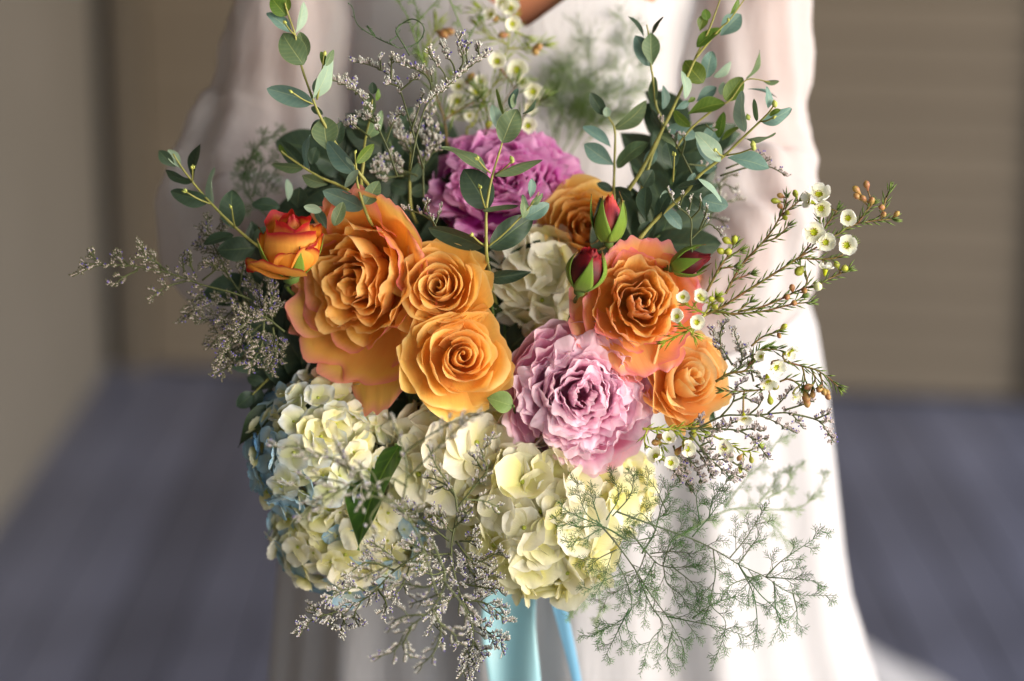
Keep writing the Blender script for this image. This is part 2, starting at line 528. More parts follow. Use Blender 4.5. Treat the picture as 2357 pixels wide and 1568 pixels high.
fb = MB()
fb.box((-1.3, -6, -0.10), (5, 4.9, -0.028))
fl = link('floor', fb.mesh('floor', [M['gap']], None, False))
fl['kind'] = 'structure'
pw = 0.136
pm = MB()
pm.box((0, -6, -0.024), (pw - 0.006, 4.85, 0.0))
pme = pm.mesh('plank', [M['deck']], None, False)
for i in range(46):
    link('plank', pme, fl, Matrix.Translation((-1.3 + i * pw, 0, 0)))

wl, wr = Vector((-1.10, 4.60, 0)), Vector((4.2, 3.74, 0))
wd = (wr - wl).normalized()
wn = Vector((wd.y, -wd.x, 0))       # towards the camera
WM = axes_mat(wd, -wn, Vector((0, 0, 1)), wl)
bb = MB()
bb.box((-0.3, 0.02, 0), (5.4, 0.14, 2.7))
bw = link('back_wall', bb.mesh('back_wall', [M['gap']], None, False), None, WM)
bw['kind'] = 'structure'
sm = MB()
hb = 0.092
b0 = len(sm.v)
for x in (0.13, 5.4):
    for (y, z) in ((-0.016, 0.0), (-0.003, hb), (0.012, hb), (0.012, 0.0)):
        sm.v.append(Vector((x, y, z)))
for q in ((0, 4, 5, 1), (1, 5, 6, 2), (3, 7, 4, 0), (0, 1, 2, 3), (7, 6, 5, 4), (2, 6, 7, 3)):
    sm.f.append(q); sm.m.append(0)
sme = sm.mesh('board', [M['siding']], None, False)
for i in range(29):
    link('board', sme, bw, Matrix.Translation((0, 0, 0.02 + i * hb)))
tb = MB(); tb.box((0.055, -0.03, 0.0), (0.115, 0.015, 2.7))
link('corner_trim', tb.mesh('corner_trim', [M['trim']], None, False), bw)
lw = MB(); lw.box((-1.24, -6, 0.0), (-1.10, 4.66, 2.7))
lwo = link('side_wall', lw.mesh('side_wall', [M['wallpaint']], None, False))
lwo['kind'] = 'structure'
cl = MB(); cl.box((-1.24, -5.0, 2.72), (2.05, 4.7, 2.82))  # unseen ceiling slab, added to cut the skylight from above
cle = link('sky_blocking_ceiling', cl.mesh('sky_blocking_ceiling', [M['wallpaint']], None, False))
cle['kind'] = 'structure'
dd = MB()
dd.box((0, -0.008, 0), (0.9, 0.0, 2.1))
dd.box((-0.06, -0.012, 0), (-0.002, 0.0, 2.16))
dr = link('door', dd.mesh('door', [M['darkdoor']], None, False), None, WM @ Matrix.Translation((2.50, -0.018, 0)))
dr['kind'] = 'structure'

# ------------------------------------------------------------------ the person in the white dress
def cloth_mat(name, c, tr=0.2, sheer=0.0, rough=0.75):
    n = N(name)
    n.b.inputs['Base Color'].default_value = c
    n.b.inputs['Roughness'].default_value = rough
    n.b.inputs['Specular IOR Level'].default_value = 0.2
    o = n.obj()
    bp = n.add('ShaderNodeBump')
    bp.inputs['Strength'].default_value = 0.5
    bp.inputs['Distance'].default_value = 0.006
    mpc = n.add('ShaderNodeMapping'); mpc.inputs['Scale'].default_value = (34, 34, 7)
    n.l(o, mpc.inputs[0])
    n.l(n.noise(1.0, 6, mpc.outputs[0], .62), bp.inputs['Height'])
    n.l(bp.outputs[0], n.b.inputs['Normal'])
    t = n.add('ShaderNodeBsdfTranslucent')
    t.inputs[0].default_value = c
    m1 = n.add('ShaderNodeMixShader'); m1.inputs[0].default_value = tr
    n.l(n.b.outputs[0], m1.inputs[1]); n.l(t.outputs[0], m1.inputs[2])
    last = m1
    if sheer:
        tt = n.add('ShaderNodeBsdfTransparent')
        m2 = n.add('ShaderNodeMixShader'); m2.inputs[0].default_value = sheer
        n.l(m1.outputs[0], m2.inputs[1]); n.l(tt.outputs[0], m2.inputs[2])
        last = m2
    n.l(last.outputs[0], n.out.inputs[0])
    return n.m
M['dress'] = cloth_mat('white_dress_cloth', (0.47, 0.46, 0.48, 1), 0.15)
M['sheer'] = cloth_mat('lit_sheer_white_sleeve', (0.68, 0.645, 0.655, 1), 0.3, 0.26)  # base raised above the skirt's: brighter light on the sleeves put into the colour
M['bodice'] = cloth_mat('lit_white_bodice_cloth', (0.64, 0.625, 0.65, 1), 0.15)  # same white dress as the skirt, lightened to paint in stronger light up here
M['skin'] = plain_mat('skin', hexc(170, 104, 72), hexc(182, 116, 82), scale=30, rough=.5, spec=.35)

YB = 0.36
per = thing('person', 'person in a long white dress with sheer puffed sleeves, holding the bouquet before the waist', 'person', (0.01, YB, 0))
porg = Vector((0.01, YB, 0))

def blob(parent, name, joints, edges, mat, org, sub=2, root=0):
    me = bpy.data.meshes.new(name)
    me.from_pydata([tuple(Vector(p) - org) for p, r in joints], edges, [])
    o = link(name, me, parent)
    sk = o.modifiers.new('skin', 'SKIN')
    lay = me.skin_vertices[0].data
    for i, (p, r) in enumerate(joints):
        lay[i].radius = r if isinstance(r, tuple) else (r, r)
        lay[i].use_root = (i == root)
    sk.use_smooth_shade = True
    ss = o.modifiers.new('sub', 'SUBSURF'); ss.levels = sub; ss.render_levels = sub
    me.materials.append(mat)
    return o

def arm_chain(J, E, start, sgn):
    """upper arm, forearm, palm and five bent fingers; J joints list of (pos, radius)"""
    sh, elb, wr, pal = sgn
    def add(p, r, a):
        J.append((p, r)); E.append((a, len(J) - 1)); return len(J) - 1
    i = add(sh, 0.048, start)
    i = add(sh.lerp(elb, .5), 0.042, i)
    i = add(elb, 0.036, i)
    i = add(elb.lerp(wr, .5), 0.033, i)
    i = add(wr, 0.024, i)
    pi_ = add(wr.lerp(pal, .55), (0.030, 0.018), i)
    hd = (pal - wr).normalized()
    up = Vector((0, 0, 1)); up = (up - hd * up.dot(hd)).normalized()
    cu = hd.cross(up)
    if cu.y > 0:
        cu = -cu
    for k, (o, L) in enumerate(((0.028, .068), (0.010, .076), (-0.009, .070), (-0.027, .055))):
        b = pal + up * o
        k1 = add(b, 0.0095, pi_)
        k2 = add(b + hd * L * .45 + cu * .008, 0.0085, k1)
        k3 = add(b + hd * L * .62 + cu * .035, 0.008, k2)
        add(b + hd * L * .45 + cu * .055, 0.007, k3)
    t1 = add(wr.lerp(pal, .35) + up * .036 + cu * .012, 0.011, i)
    t2 = add(t1 and J[t1][0] + hd * .028 + up * .010 + cu * .018, 0.010, t1)
    add(J[t2][0] + hd * .022 + cu * .016, 0.008, t2)

J, E = [], []
def jadd(p, r, a=None):
    J.append((p, r))
    if a is not None:
        E.append((a, len(J) - 1))
    return len(J) - 1
xb = 0.012
r0 = jadd(Vector((xb, YB + .03, 0.95)), (0.15, 0.10))
r1 = jadd(Vector((xb, YB + .03, 1.12)), (0.12, 0.09), r0)
r2 = jadd(Vector((xb, YB + .02, 1.30)), (0.135, 0.092), r1)
r3 = jadd(Vector((xb, YB + .03, 1.42)), (0.13, 0.07), r2)
r4 = jadd(Vector((xb, YB + .04, 1.50)), (0.055, 0.055), r3)
r5 = jadd(Vector((xb, YB + .03, 1.58)), (0.05, 0.05), r4)
arm_chain(J, E, r3, (Vector((-0.18, YB + .03, 1.42)), PY(560, 470, .33), PY(900, 760, .20), PY(1060, 850, .165)))
arm_chain(J, E, r3, (Vector((0.20, YB + .03, 1.42)), PY(1760, 480, .33), PY(1640, 700, .245), PY(1470, 785, .20)))
blob(per, 'body', J, E, M['skin'], porg)

# bodice with a V neck
nu, nv = 144, 34
zt, zb = 1.47, 1.10
bm = MB()
zs = np.linspace(zb, zt, nv)
X = np.zeros((nv, nu, 3))
vtip = PY(1212, 66, YB - .09)
def topz(ph):
    x = xb + .165 * math.sin(ph)
    if math.cos(ph) > 0:
        return min(zt, vtip.z + abs(x - vtip.x) * .72)
    return zt
for j in range(nv):
  for i in range(nu):
    ph = 2 * math.pi * i / nu
    z = zb + (topz(ph) - zb) * j / (nv - 1)
    t = (z - zb) / (zt - zb)
    a = 0.128 + 0.040 * math.sin(min(1, t * 1.5) * math.pi / 2) + (0.0 if t < .8 else (t - .8) * .1)
    b = 0.098 + 0.028 * math.sin(min(1, t * 1.25) * math.pi) if t < .8 else 0.098
    f = 1 + 0.012 * math.sin(ph * 19) * (1 - t) + 0.008 * math.sin(ph * 7 + t * 9)
    X[j, i] = (xb + a * math.sin(ph) * f, YB + .03 - b * math.cos(ph) * f, z)
bm.grid(X, wrap=True)
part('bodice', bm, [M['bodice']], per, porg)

# skirt
rings = [(560, 900, 1530), (620, 830, 1760), (700, 745, 1866), (770, 705, 1888), (922, 676, 1911), (1126, 654, 1932), (1300, 640, 1950), (1400, 632, 1966), (1483, 625, 1992), (1568, 617, 2016)]
rr = []
for (y, xl, xr) in rings:
    a, b = PY(xl, y, YB), PY(xr, y, YB)
    rr.append(((a.z + b.z) / 2, (a.x + b.x) / 2, (b.x - a.x) / 2))
z9, c9, h9 = rr[-1]
for k in range(1, 7):
    t = k / 6
    rr.append((z9 * (1 - t) + 0.006 * t, c9 + .05 * t, h9 + .17 * t))
skm = MB()
nu = 200
X = np.zeros((len(rr) * 3 - 2, nu, 3))
fine = []
for k in range(len(rr) - 1):
    for s_ in range(3):
        t = s_ / 3
        fine.append(tuple(rr[k][m] * (1 - t) + rr[k + 1][m] * t for m in range(3)))
fine.append(rr[-1])
for j, (z, cx, hw) in enumerate(fine):
    t = min(1, j / 14.0)
    for i in range(nu):
        ph = 2 * math.pi * i / nu
        fo = 0.030 * t * (0.6 * math.sin(13 * ph + 1.1 * math.sin(3 * ph)) + 0.4 * math.sin(23 * ph + 2 + .8 * math.sin(2 * ph)))
        side = abs(math.sin(ph)) ** 6
        f = 1 + fo * (1 - .55 * side)
        dep = 0.13 + 0.09 * t + (0.3 * max(0, (0.7 - z)) if math.cos(ph) < 0 else .10 * max(0, .7 - z))
        X[j, i] = (cx + hw * math.sin(ph) * f, YB + .03 - dep * math.cos(ph) * (1 + fo * 2.2), z)
skm.grid(X, wrap=True)
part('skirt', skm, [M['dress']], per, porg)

# train spreading on the boards behind
tm = MB()
X = np.zeros((26, 90, 3))
for j in range(26):
    r = j / 25
    for i in range(90):
        ph = 2 * math.pi * i / 90
        f = 1 + .05 * math.sin(5 * ph + 1) + .03 * math.sin(11 * ph)
        h = (1 - r ** 3) * (.07 + .022 * math.sin(9 * ph + r * 6) + .02 * math.sin(r * 17 + 3 * ph))
        X[j, i] = (0.50 + .40 * r * f * math.sin(ph), 1.35 + 1.17 * r * f * math.cos(ph), .005 + h)
tm.grid(X, wrap=True)
part('train', tm, [M['dress']], per, porg)

def sleeve(pts, seed):
    """pts: (px, py, worldY, radius px)"""
    mb = MB()
    c = catmull([PY(x, y, Y) for x, y, Y, r in pts], 7)
    rad = catmull([Vector((r * .000378, 0, 0)) for x, y, Y, r in pts], 7)
    n = 60
    X = np.zeros((len(c), n, 3))
    for j, p in enumerate(c):
        d = (c[min(j + 1, len(c) - 1)] - c[max(j - 1, 0)]).normalized()
        a, b = frame_of(d)
        for i in range(n):
            ph = 2 * math.pi * i / n
            f = 1 + .05 * math.sin(7 * ph + seed + j * .25) + .035 * math.sin(11 * ph + j * .4) + .03 * math.sin(3 * ph - j * .6 + seed) + .012 * math.sin(j * 1.7 + seed)
            q = p + (a * math.cos(ph) + b * math.sin(ph)) * (rad[j].x * f)
            X[j, i] = q
    mb.grid(X, wrap=True)
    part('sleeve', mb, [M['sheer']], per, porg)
sleeve([(745, -200, YB + .03, 95), (695, -40, YB + .02, 140), (670, 110, YB, 150), (640, 260, YB - .01, 165), (582, 390, YB - .03, 190), (556, 500, YB - .05, 196), (600, 600, YB - .09, 175), (720, 690, YB - .13, 110), (830, 740, YB - .15, 55)], 1)
sleeve([(1640, -200, YB + .03, 95), (1705, -40, YB + .02, 150), (1705, 110, YB, 158), (1690, 260, YB - .01, 165), (1700, 390, YB - .02, 175), (1703, 490, YB - .05, 180), (1712, 590, YB - .08, 172), (1690, 680, YB - .12, 130), (1610, 740, YB - .14, 90), (1540, 775, YB - .15, 55)], 4)
# ------------------------------------------------------------------ petals, leaves, flower heads
def bez(a, b, c, d, t):
    s = 1 - t
    return a * s ** 3 + 3 * b * s * s * t + 3 * c * s * t * t + d * t ** 3

def grid_mesh(name, X, mat, flip=False):
    nv, nu = X.shape[:2]
    me = bpy.data.meshes.new(name)
    idx = np.arange(nv * nu).reshape(nv, nu)
    q = np.stack([idx[:-1, :-1], idx[:-1, 1:], idx[1:, 1:], idx[1:, :-1]], -1).reshape(-1, 4)
    if flip:
        q = q[:, ::-1]
    me.from_pydata(X.reshape(-1, 3).tolist(), [], q.tolist())
    uvl = me.uv_layers.new(name='UVMap')
    uu, vv = np.meshgrid(np.linspace(0, 1, nu), np.linspace(0, 1, nv))
    uvs = np.stack([uu.ravel(), vv.ravel()], -1)
    li = np.zeros(len(me.loops), dtype=np.int32)
    me.loops.foreach_get('vertex_index', li)
    uvl.data.foreach_set('uv', uvs[li].ravel())
    me.polygons.foreach_set('use_smooth', [True] * len(me.polygons))
    me.materials.append(mat)
    me.update()
    return me

def guard_petal(rg, th, W, L, zt, flare=.1, ruf=.03, nu=23, nv=19):
    u = np.linspace(-1, 1, nu)[None, :]
    v = np.linspace(0, 1, nv)[:, None] ** .85
    ve = v * (1 - .30 * np.abs(u) ** 3.2) + .0 * u
    r = bez(.05, .55, .95 * L, L, ve)
    z = bez(-1.0, -.95, zt - .28, zt, ve)
    h = L * W * 1.35 * np.sin(np.pi * (.10 + .68 * ve)) ** .8
    cup = .22 * u * u * (1 - .3 * ve)
    a, b = rg.uniform(0, 6.28), rg.uniform(0, 6.28)
    s = np.clip((ve - .7) / .3, 0, 1)
    n = ruf * ve ** 2.5 * (np.sin(3.5 * u + a) + .7 * np.sin(7 * u + b) + .5 * np.sin(13 * u + a + b))
    z = z + cup * W + n * 1.2 - flare * s ** 2 * (.8 + .5 * np.sin(2.5 * u + b))
    r = r + n * .8 + .03 * np.exp(-(u / .2) ** 2) * ve ** 6
    t = u * h + .03 * np.sin(4 * ve + a)
    x = r * math.cos(th) - t * math.sin(th)
    y = r * math.sin(th) + t * math.cos(th)
    return np.stack([x + 0 * z, y + 0 * z, z], -1)

def rose_petal(rg, th, rho, W, rt, zt, flare=0.0, ruf=0.02, drop=.18, zb=-1.0, spiral=.04, bulge=1.25, nu=17, nv=15, wav=(3, 7), pinch=0.0, frill=0.0, lean=0.0):
    u = np.linspace(-1, 1, nu)[None, :]
    v = np.linspace(0, 1, nv)[:, None] ** 0.85
    ve = v * (1 - drop * np.abs(u) ** 2.6) + 0 * u
    r = bez(0.04, rho * .9 + .05, rho * bulge + .03, rt, ve)
    z = bez(zb, zb * .85, zt - .45 * abs(zt - zb), zt, ve)
    s = np.clip((ve - .72) / .28, 0, 1)
    fl = flare * (1 + .5 * rg.uniform(-1, 1)) * (1 + .35 * np.sin(u * 3 + rg.uniform(0, 6)))
    r = r + fl * s ** 1.6
    z = z - fl * .55 * s ** 2.4
    wid = .55 + .45 * np.sin(np.clip(ve, 0, 1) * 1.5)
    ph = th + u * W * wid
    a, b = rg.uniform(0, 6.28), rg.uniform(0, 6.28)
    n = ruf * ve ** 3 * (np.sin(wav[0] * u * 1.3 + a) + .6 * np.sin(wav[1] * u + b) + .35 * np.sin(15 * u + a * 2))
    r = r + n + spiral * u * ve
    z = z + n * .5 * np.cos(a) + ruf * .5 * ve ** 5 * np.sin(9 * u + b)
    if frill:
        f1, f2 = rg.uniform(0, 6.28), rg.uniform(0, 6.28)
        fr_ = frill * ve ** 7 * (np.sin(11 * u + f1) + .8 * np.sin(19 * u + f2) + .5 * np.sin(31 * u + f1))
        r = r + fr_ * .6
        z = z + fr_ * 1.1 - frill * 2.2 * ve ** 9 * np.abs(np.sin(rg.choice([2.2, 3.1, 4.2]) * u + f2)) ** .7
    ph = ph + lean * ve
    # point of the petal
    z = z + pinch * np.exp(-(u / .22) ** 2) * ve ** 6
    return np.stack([r * np.cos(ph), r * np.sin(ph), z], -1)

def make_rose(name, label, cx, cy, off, rpx, axis, kind, mats, seed, n_in=28, n_out=8, ruf=.012, guards=(), spin=0, cat='rose', group=None, inner_w=1.0, core=.05, quart=0.0, squash=1.0, guardmat=None, top=.10, stem=True, jit=.09):
    rg = random.Random(seed)
    R = rpx * S(off)
    x, y, z = axis_frame(axis, spin)
    loc = P(cx, cy, off)
    root = thing(name, label, cat, loc, group, axes_mat(x, y, z, loc))
    inner, outer = mats
    swirl = [(rg.uniform(-.35, .35), rg.uniform(-.35, .35), rg.uniform(-1, 1) * jit * .9) for _ in range(4)]
    def put(X, mat, nm='petal'):
        X = X.copy()
        for (ax_, ay_, k) in swirl:
            dx, dy = X[..., 0] - ax_, X[..., 1] - ay_
            w_ = np.exp(-(dx * dx + dy * dy) / .07) * k
            X[..., 0], X[..., 1] = X[..., 0] + dy * w_ * 1.8 + dx * w_, X[..., 1] - dx * w_ * 1.8 + dy * w_
        if quart:
            rr_ = np.hypot(X[..., 0], X[..., 1])
            an = np.arctan2(X[..., 1], X[..., 0])
            k = 1 + quart * np.sin(3 * an + seed) * np.exp(-(rr_ / .5) ** 2) + quart * .6 * np.sin(5 * an + 2 * seed + rr_ * 6) * np.exp(-((rr_ - .35) / .3) ** 2)
            X = X.copy()
            X[..., 0] *= k; X[..., 1] *= k
        X = X * R
        X[..., 1] *= squash
        link(nm, grid_mesh('petal', X, mat, flip=True), root)
    th = rg.uniform(0, 6.28)
    for i in range(n_in):
        t = i / (n_in - 1)
        th += 2.39996 + rg.uniform(-.25, .25)
        rho = core + (.70 - core) * t ** .92 * (1 + rg.uniform(-jit, jit))
        W = (1.1 * (1 - t) ** 1.4 + .74 + rg.uniform(-.12, .12)) * inner_w
        flare = .035 + .11 * t
        zt = top * (1 - t ** 1.5) + rg.uniform(-.4, .4) * jit - (.03 if t < .1 else 0)
        put(rose_petal(rg, th, rho, W, rho * (.92 + .1 * t), zt, flare, ruf * (.4 + t), .14 + .1 * t, pinch=(.03 * (t < .4) if jit < .12 else 0), spiral=.05 + .03 * t), inner)
    for i in range(n_out):
        t = i / max(1, n_out - 1)
        th += 2.39996 + rg.uniform(-.2, .2)
        rho = .70 + .14 * t
        put(rose_petal(rg, th, rho, .82, rho + .02, -.05 - .10 * t, .12 + .12 * t, ruf * 1.6, .28, bulge=1.2, spiral=.05, pinch=.02), guardmat or outer)
    for g in guards:
        # (angle deg, length, half-width, z at the tip, flare)
        deg, L, W, zt, fl = g
        put(guard_petal(rg, math.radians(deg) - spin, W, L, zt, fl, .012 + ruf), outer)
    # calyx, sepals and stem
    if stem:
        mb = MB()
        mb.lathe(Vector((0, 0, -R * 1.25)), Vector((0, 0, 1)), [(0, R * .05), (R * .06, R * .13), (R * .2, R * .16), (R * .30, R * .1)], 10)
        link('calyx', mb.mesh('calyx', [M['green_stem']]), root)
        add_stem(root, loc, -z, R * 1.2, rg)
    return root

BIND = PY(1215, 1130, .12)
def add_stem(root, loc, d, start, rg, r=.0024, leaves=5):
    """stem from the back of a flower down to the binding, with a few leaves"""
    inv = root.matrix_basis.inverted()
    p0 = loc + d * start
    m = p0 + d * .012 + F_ * .05
    e = BIND + Vector((rg.uniform(-.018, .018), rg.uniform(-.018, .018), 0))
    pts = catmull([p0, m, m.lerp(e, .5) + Vector((0, .02, 0)), e], 5)
    mb = MB(); mb.tube([inv @ p for p in pts], r, r * 1.2, 6)
    link('stem', mb.mesh('stem', [M['green_stem']]), root)
    for k in range(leaves):
        q = pts[rg.randint(2, 9)]
        dr = Vector((rg.uniform(-1, 1), rg.uniform(-.6, .1), rg.uniform(-.6, 1))).normalized()
        L = rg.uniform(.035, .05)
        leaf_obj(root, inv, q, q + dr * L, L * .6, M['leaf_rose'], rg, ROSE_LEAF)

def leaf_grid(shape='round', curl=.12, fold=.06, wave=0.0, nu=9, nv=15, seed=0, serr=0.0):
    rg = random.Random(seed)
    u = np.linspace(-1, 1, nu)[None, :]
    v = np.linspace(0, 1, nv)[:, None]
    if shape == 'round':
        w = np.sin(np.pi * np.clip(v, 0, 1) ** .92) ** .62 * .5
    elif shape == 'ovate':
        w = np.sin(np.pi * v ** .75) ** .85 * .5
    elif shape == 'spat':
        w = np.sin(np.pi * v ** 1.25) ** .8 * .5
    w = np.maximum(w, .018)
    w = w * (1 + serr * np.abs(np.sin(v * 40)))
    x = u * w
    z = -curl * (v - .45) ** 2 * 1.4 + fold * np.abs(u) ** 1.3 * np.sin(np.pi * v) + wave * np.sin(v * 9 + u * 2 + seed) * np.abs(u)
    x = x + .05 * np.sin(v * 3 + seed) * v
    y = v + 0 * u
    return np.stack([x + 0 * y, y, z + 0 * y], -1)

LEAFV = {}
def leaf_mesh(key, mat):
    k = (key, mat.name)
    if k not in LEAFV:
        sh, cu, fo, wa, se, ser = key
        LEAFV[k] = grid_mesh('leaf', leaf_grid(sh, cu, fo, wa, seed=se, serr=ser), mat)
    return LEAFV[k]
EUC_LEAVES = [('round', .10, .05, .01, 0, 0), ('round', .22, .07, .02, 1, 0), ('round', -.12, .06, .01, 2, 0), ('round', .3, .03, .03, 3, 0), ('spat', .15, .08, .01, 4, 0)]
ROSE_LEAF = [('ovate', .25, .12, .02, 5, .05), ('ovate', -.15, .15, .03, 6, .05)]
HYD_LEAF = [('ovate', .2, .1, .03, 7, .06)]

def leaf_obj(root, inv, base, tip, w, mat, rg, keys=EUC_LEAVES, roll=None, name='leaf'):
    y = tip - base
    L = y.length
    y = y / L
    n0 = T_ - y * T_.dot(y)
    if n0.length < 1e-4:
        n0 = U_.copy()
    n0.normalize()
    r = rg.uniform(-.35, .35) if roll is None else roll
    x0 = y.cross(n0)
    n = n0 * math.cos(r) + x0 * math.sin(r)
    x = y.cross(n)
    key = keys[rg.randrange(len(keys))]
    m = axes_mat(x * w, y * L, n * L, base)
    return link(name, leaf_mesh(key, mat), root, inv @ m)

def euc(label, spec_stems, leaves, off0, off1, seed, buds=(), twigs=(), fr='c', r0=.0021, bind=True):
    """spec_stems: list of polylines (frame px, first = tip end, last = base end)"""
    rg = random.Random(seed)
    base = Z(fr, *spec_stems[0][-1])
    loc = P(base[0], base[1], off0)
    root = thing('eucalyptus_sprig', label, 'eucalyptus', loc, 'eucalyptus sprigs in the bouquet')
    inv = Matrix.Translation(-loc)
    path = []
    for si, st in enumerate(spec_stems):
        q = [Z(fr, *p) for p in st]
        n = len(q)
        ys = q[0][1], q[-1][1]
        pts = []
        for i, (x, y) in enumerate(q):
            t = i / (n - 1)
            o = off1 + (off0 - off1) * t if si == 0 else None
            if o is None:
                # take the depth of the nearest point of the main stem at its base end
                b = min(path, key=lambda k: (k[0] - q[-1][0]) ** 2 + (k[1] - q[-1][1]) ** 2)[2]
                o = b - .012 * (1 - t)
            pts.append(P(x, y, o))
            path.append((x, y, o))
        if si == 0 and bind:
            pts.append(pts[-1].lerp(BIND, .08) + F_ * .05)
            pts.append(pts[-1].lerp(BIND, .5) + Vector((0, .03, 0)))
            pts.append(BIND + Vector((rg.uniform(-.015, .015), .01, 0)))
        c = catmull(pts, 6)
        mb = MB()
        L = len(c)
        rad = [(.0009 if si == 0 else .0007) + (r0 - .0009) * min(1, i / (6.0 * (n - 1))) * (1 if si == 0 else .45) for i in range(L)]
        mb.tube(c, 0, 0, 7, rad=[q * .64 * (1 + .10 * math.sin(i_ * 1.7)) for i_, q in enumerate(rad)])
        o_ = link('stem', mb.mesh('stem', [M['euc_stem']], loc), root)
    dens = []
    for a, b in zip(path, path[1:]):
        for k in range(6):
            t = k / 6
            dens.append(tuple(a[m] * (1 - t) + b[m] * t for m in range(3)))
    dens += path
    def depth(x, y):
        return min(dens, key=lambda k: (k[0] - x) ** 2 + (k[1] - y) ** 2)[2]
    for lf in leaves:
        bx, by, tx, ty, w = lf[:5]
        tone = lf[5] if len(lf) > 5 else 'g'
        dof = lf[6] if len(lf) > 6 else 0.0
        bx, by = Z(fr, bx, by); tx, ty = Z(fr, tx, ty)
        w = w * FR[fr][2]
        o = depth(bx, by) + dof
        La = math.hypot(tx - bx, ty - by)
        Lt = max(La, w * 1.18)
        dd_ = math.sqrt(max(0, Lt * Lt - La * La))
        dd_ += La * rg.uniform(-.15, .15)
        sgn = -1 if rg.random() < .6 else 1
        base_, tip_ = P(bx, by, o), P(tx, ty, o + sgn * dd_ * S(o))
        Wt = max(w, .50 * Lt)
        roll = math.acos(max(-1, min(1, w / Wt))) * (1 if rg.random() < .5 else -1)
        leaf_obj(root, inv, base_, tip_, Wt * S(o), M['leaf_' + tone], rg, roll=roll)
    for (x0, y0, x1, y1) in twigs:
        a, b = Z(fr, x0, y0), Z(fr, x1, y1)
        o = depth(*a)
        pa, pb = P(a[0], a[1], o - .001), P(b[0], b[1], o - .014)
        mb = MB(); mb.tube(catmull([pa, pa.lerp(pb, .5) - U_ * .0008, pb], 4), .0007, .0006, 5)
        link('twig', mb.mesh('twig', [M['euc_stem']], loc), root)
        mb = MB()
        d = (pb - pa).normalized()
        for k in range(3):
            e = (d + R_ * rg.uniform(-.4, .4) + U_ * rg.uniform(-.3, .3)).normalized()
            mb.spindle(pb - d * .001, e, .0055, .0012, n=6)
        link('bud', mb.mesh('bud', [M['euc_bud']], loc), root)
    for (x0, y0, r) in buds:
        a = Z(fr, x0, y0)
        o = depth(*a)
        r = r * FR[fr][2] * S(o) * .5
        mb = MB(); p = P(a[0], a[1], o)
        mb.lathe(p - U_ * r * 1.3, U_ + R_ * rg.uniform(-.5, .5), [(0, r * .2), (r * .6, r * .8), (r * 1.4, r), (r * 2.1, r * .6), (r * 2.7, r * .08)], 8)
        link('bud', mb.mesh('bud', [M['euc_bud']], loc), root)
    return root

# ---------------------------------------------------------------- peony
def peony_petal(seed, jag=.12, cup=.35, tipcurl=.3, nu=25, nv=19, rounded=.5, narrow=.25):
    rg = random.Random(seed)
    u = np.linspace(-1, 1, nu)[None, :]
    v = np.linspace(0, 1, nv)[:, None]
    w = .5 * (narrow + (1 - narrow) * np.sin(np.clip(v * 1.15, 0, 1) * np.pi / 2) ** 1.1)
    w = w * (1 - .25 * np.clip((v - .75) / .25, 0, 1) ** 2 * rounded)
    # ragged upper edge
    k = rg.choice([2, 3, 4])
    edge = 1 - rounded * .5 * np.abs(u) ** 2.2 - jag * np.abs(np.sin(k * u * 1.57 + rg.uniform(0, 3))) ** .6 * (0.4 + .6 * rg.random()) - jag * .35 * np.sin(11 * u + rg.uniform(0, 6))
    y = v * edge
    x = u * w + .06 * np.sin(4 * v + rg.uniform(0, 6)) * v
    z = cup * (u ** 2) * w * 1.6 * (1 - .3 * v)
    z = z + cup * .55 * (v - .1) ** 2 * np.where(v > .1, 1, 0) + tipcurl * np.clip((v - .7) / .3, 0, 1) ** 2 * .3
    cr = .02 * v ** 2 * (np.sin(9 * u + rg.uniform(0, 6)) + .7 * np.sin(5 * u + 4 * v + rg.uniform(0, 6)))
    cr = cr + .022 * v ** 7 * np.sin(15 * u + rg.uniform(0, 6)) + .012 * v ** 9 * np.sin(29 * u + rg.uniform(0, 6))
    fold = rg.uniform(-.06, .06)
    z = z + cr + fold * np.abs(u) * v
    return np.stack([x + 0 * y, y, z + 0 * y], -1)

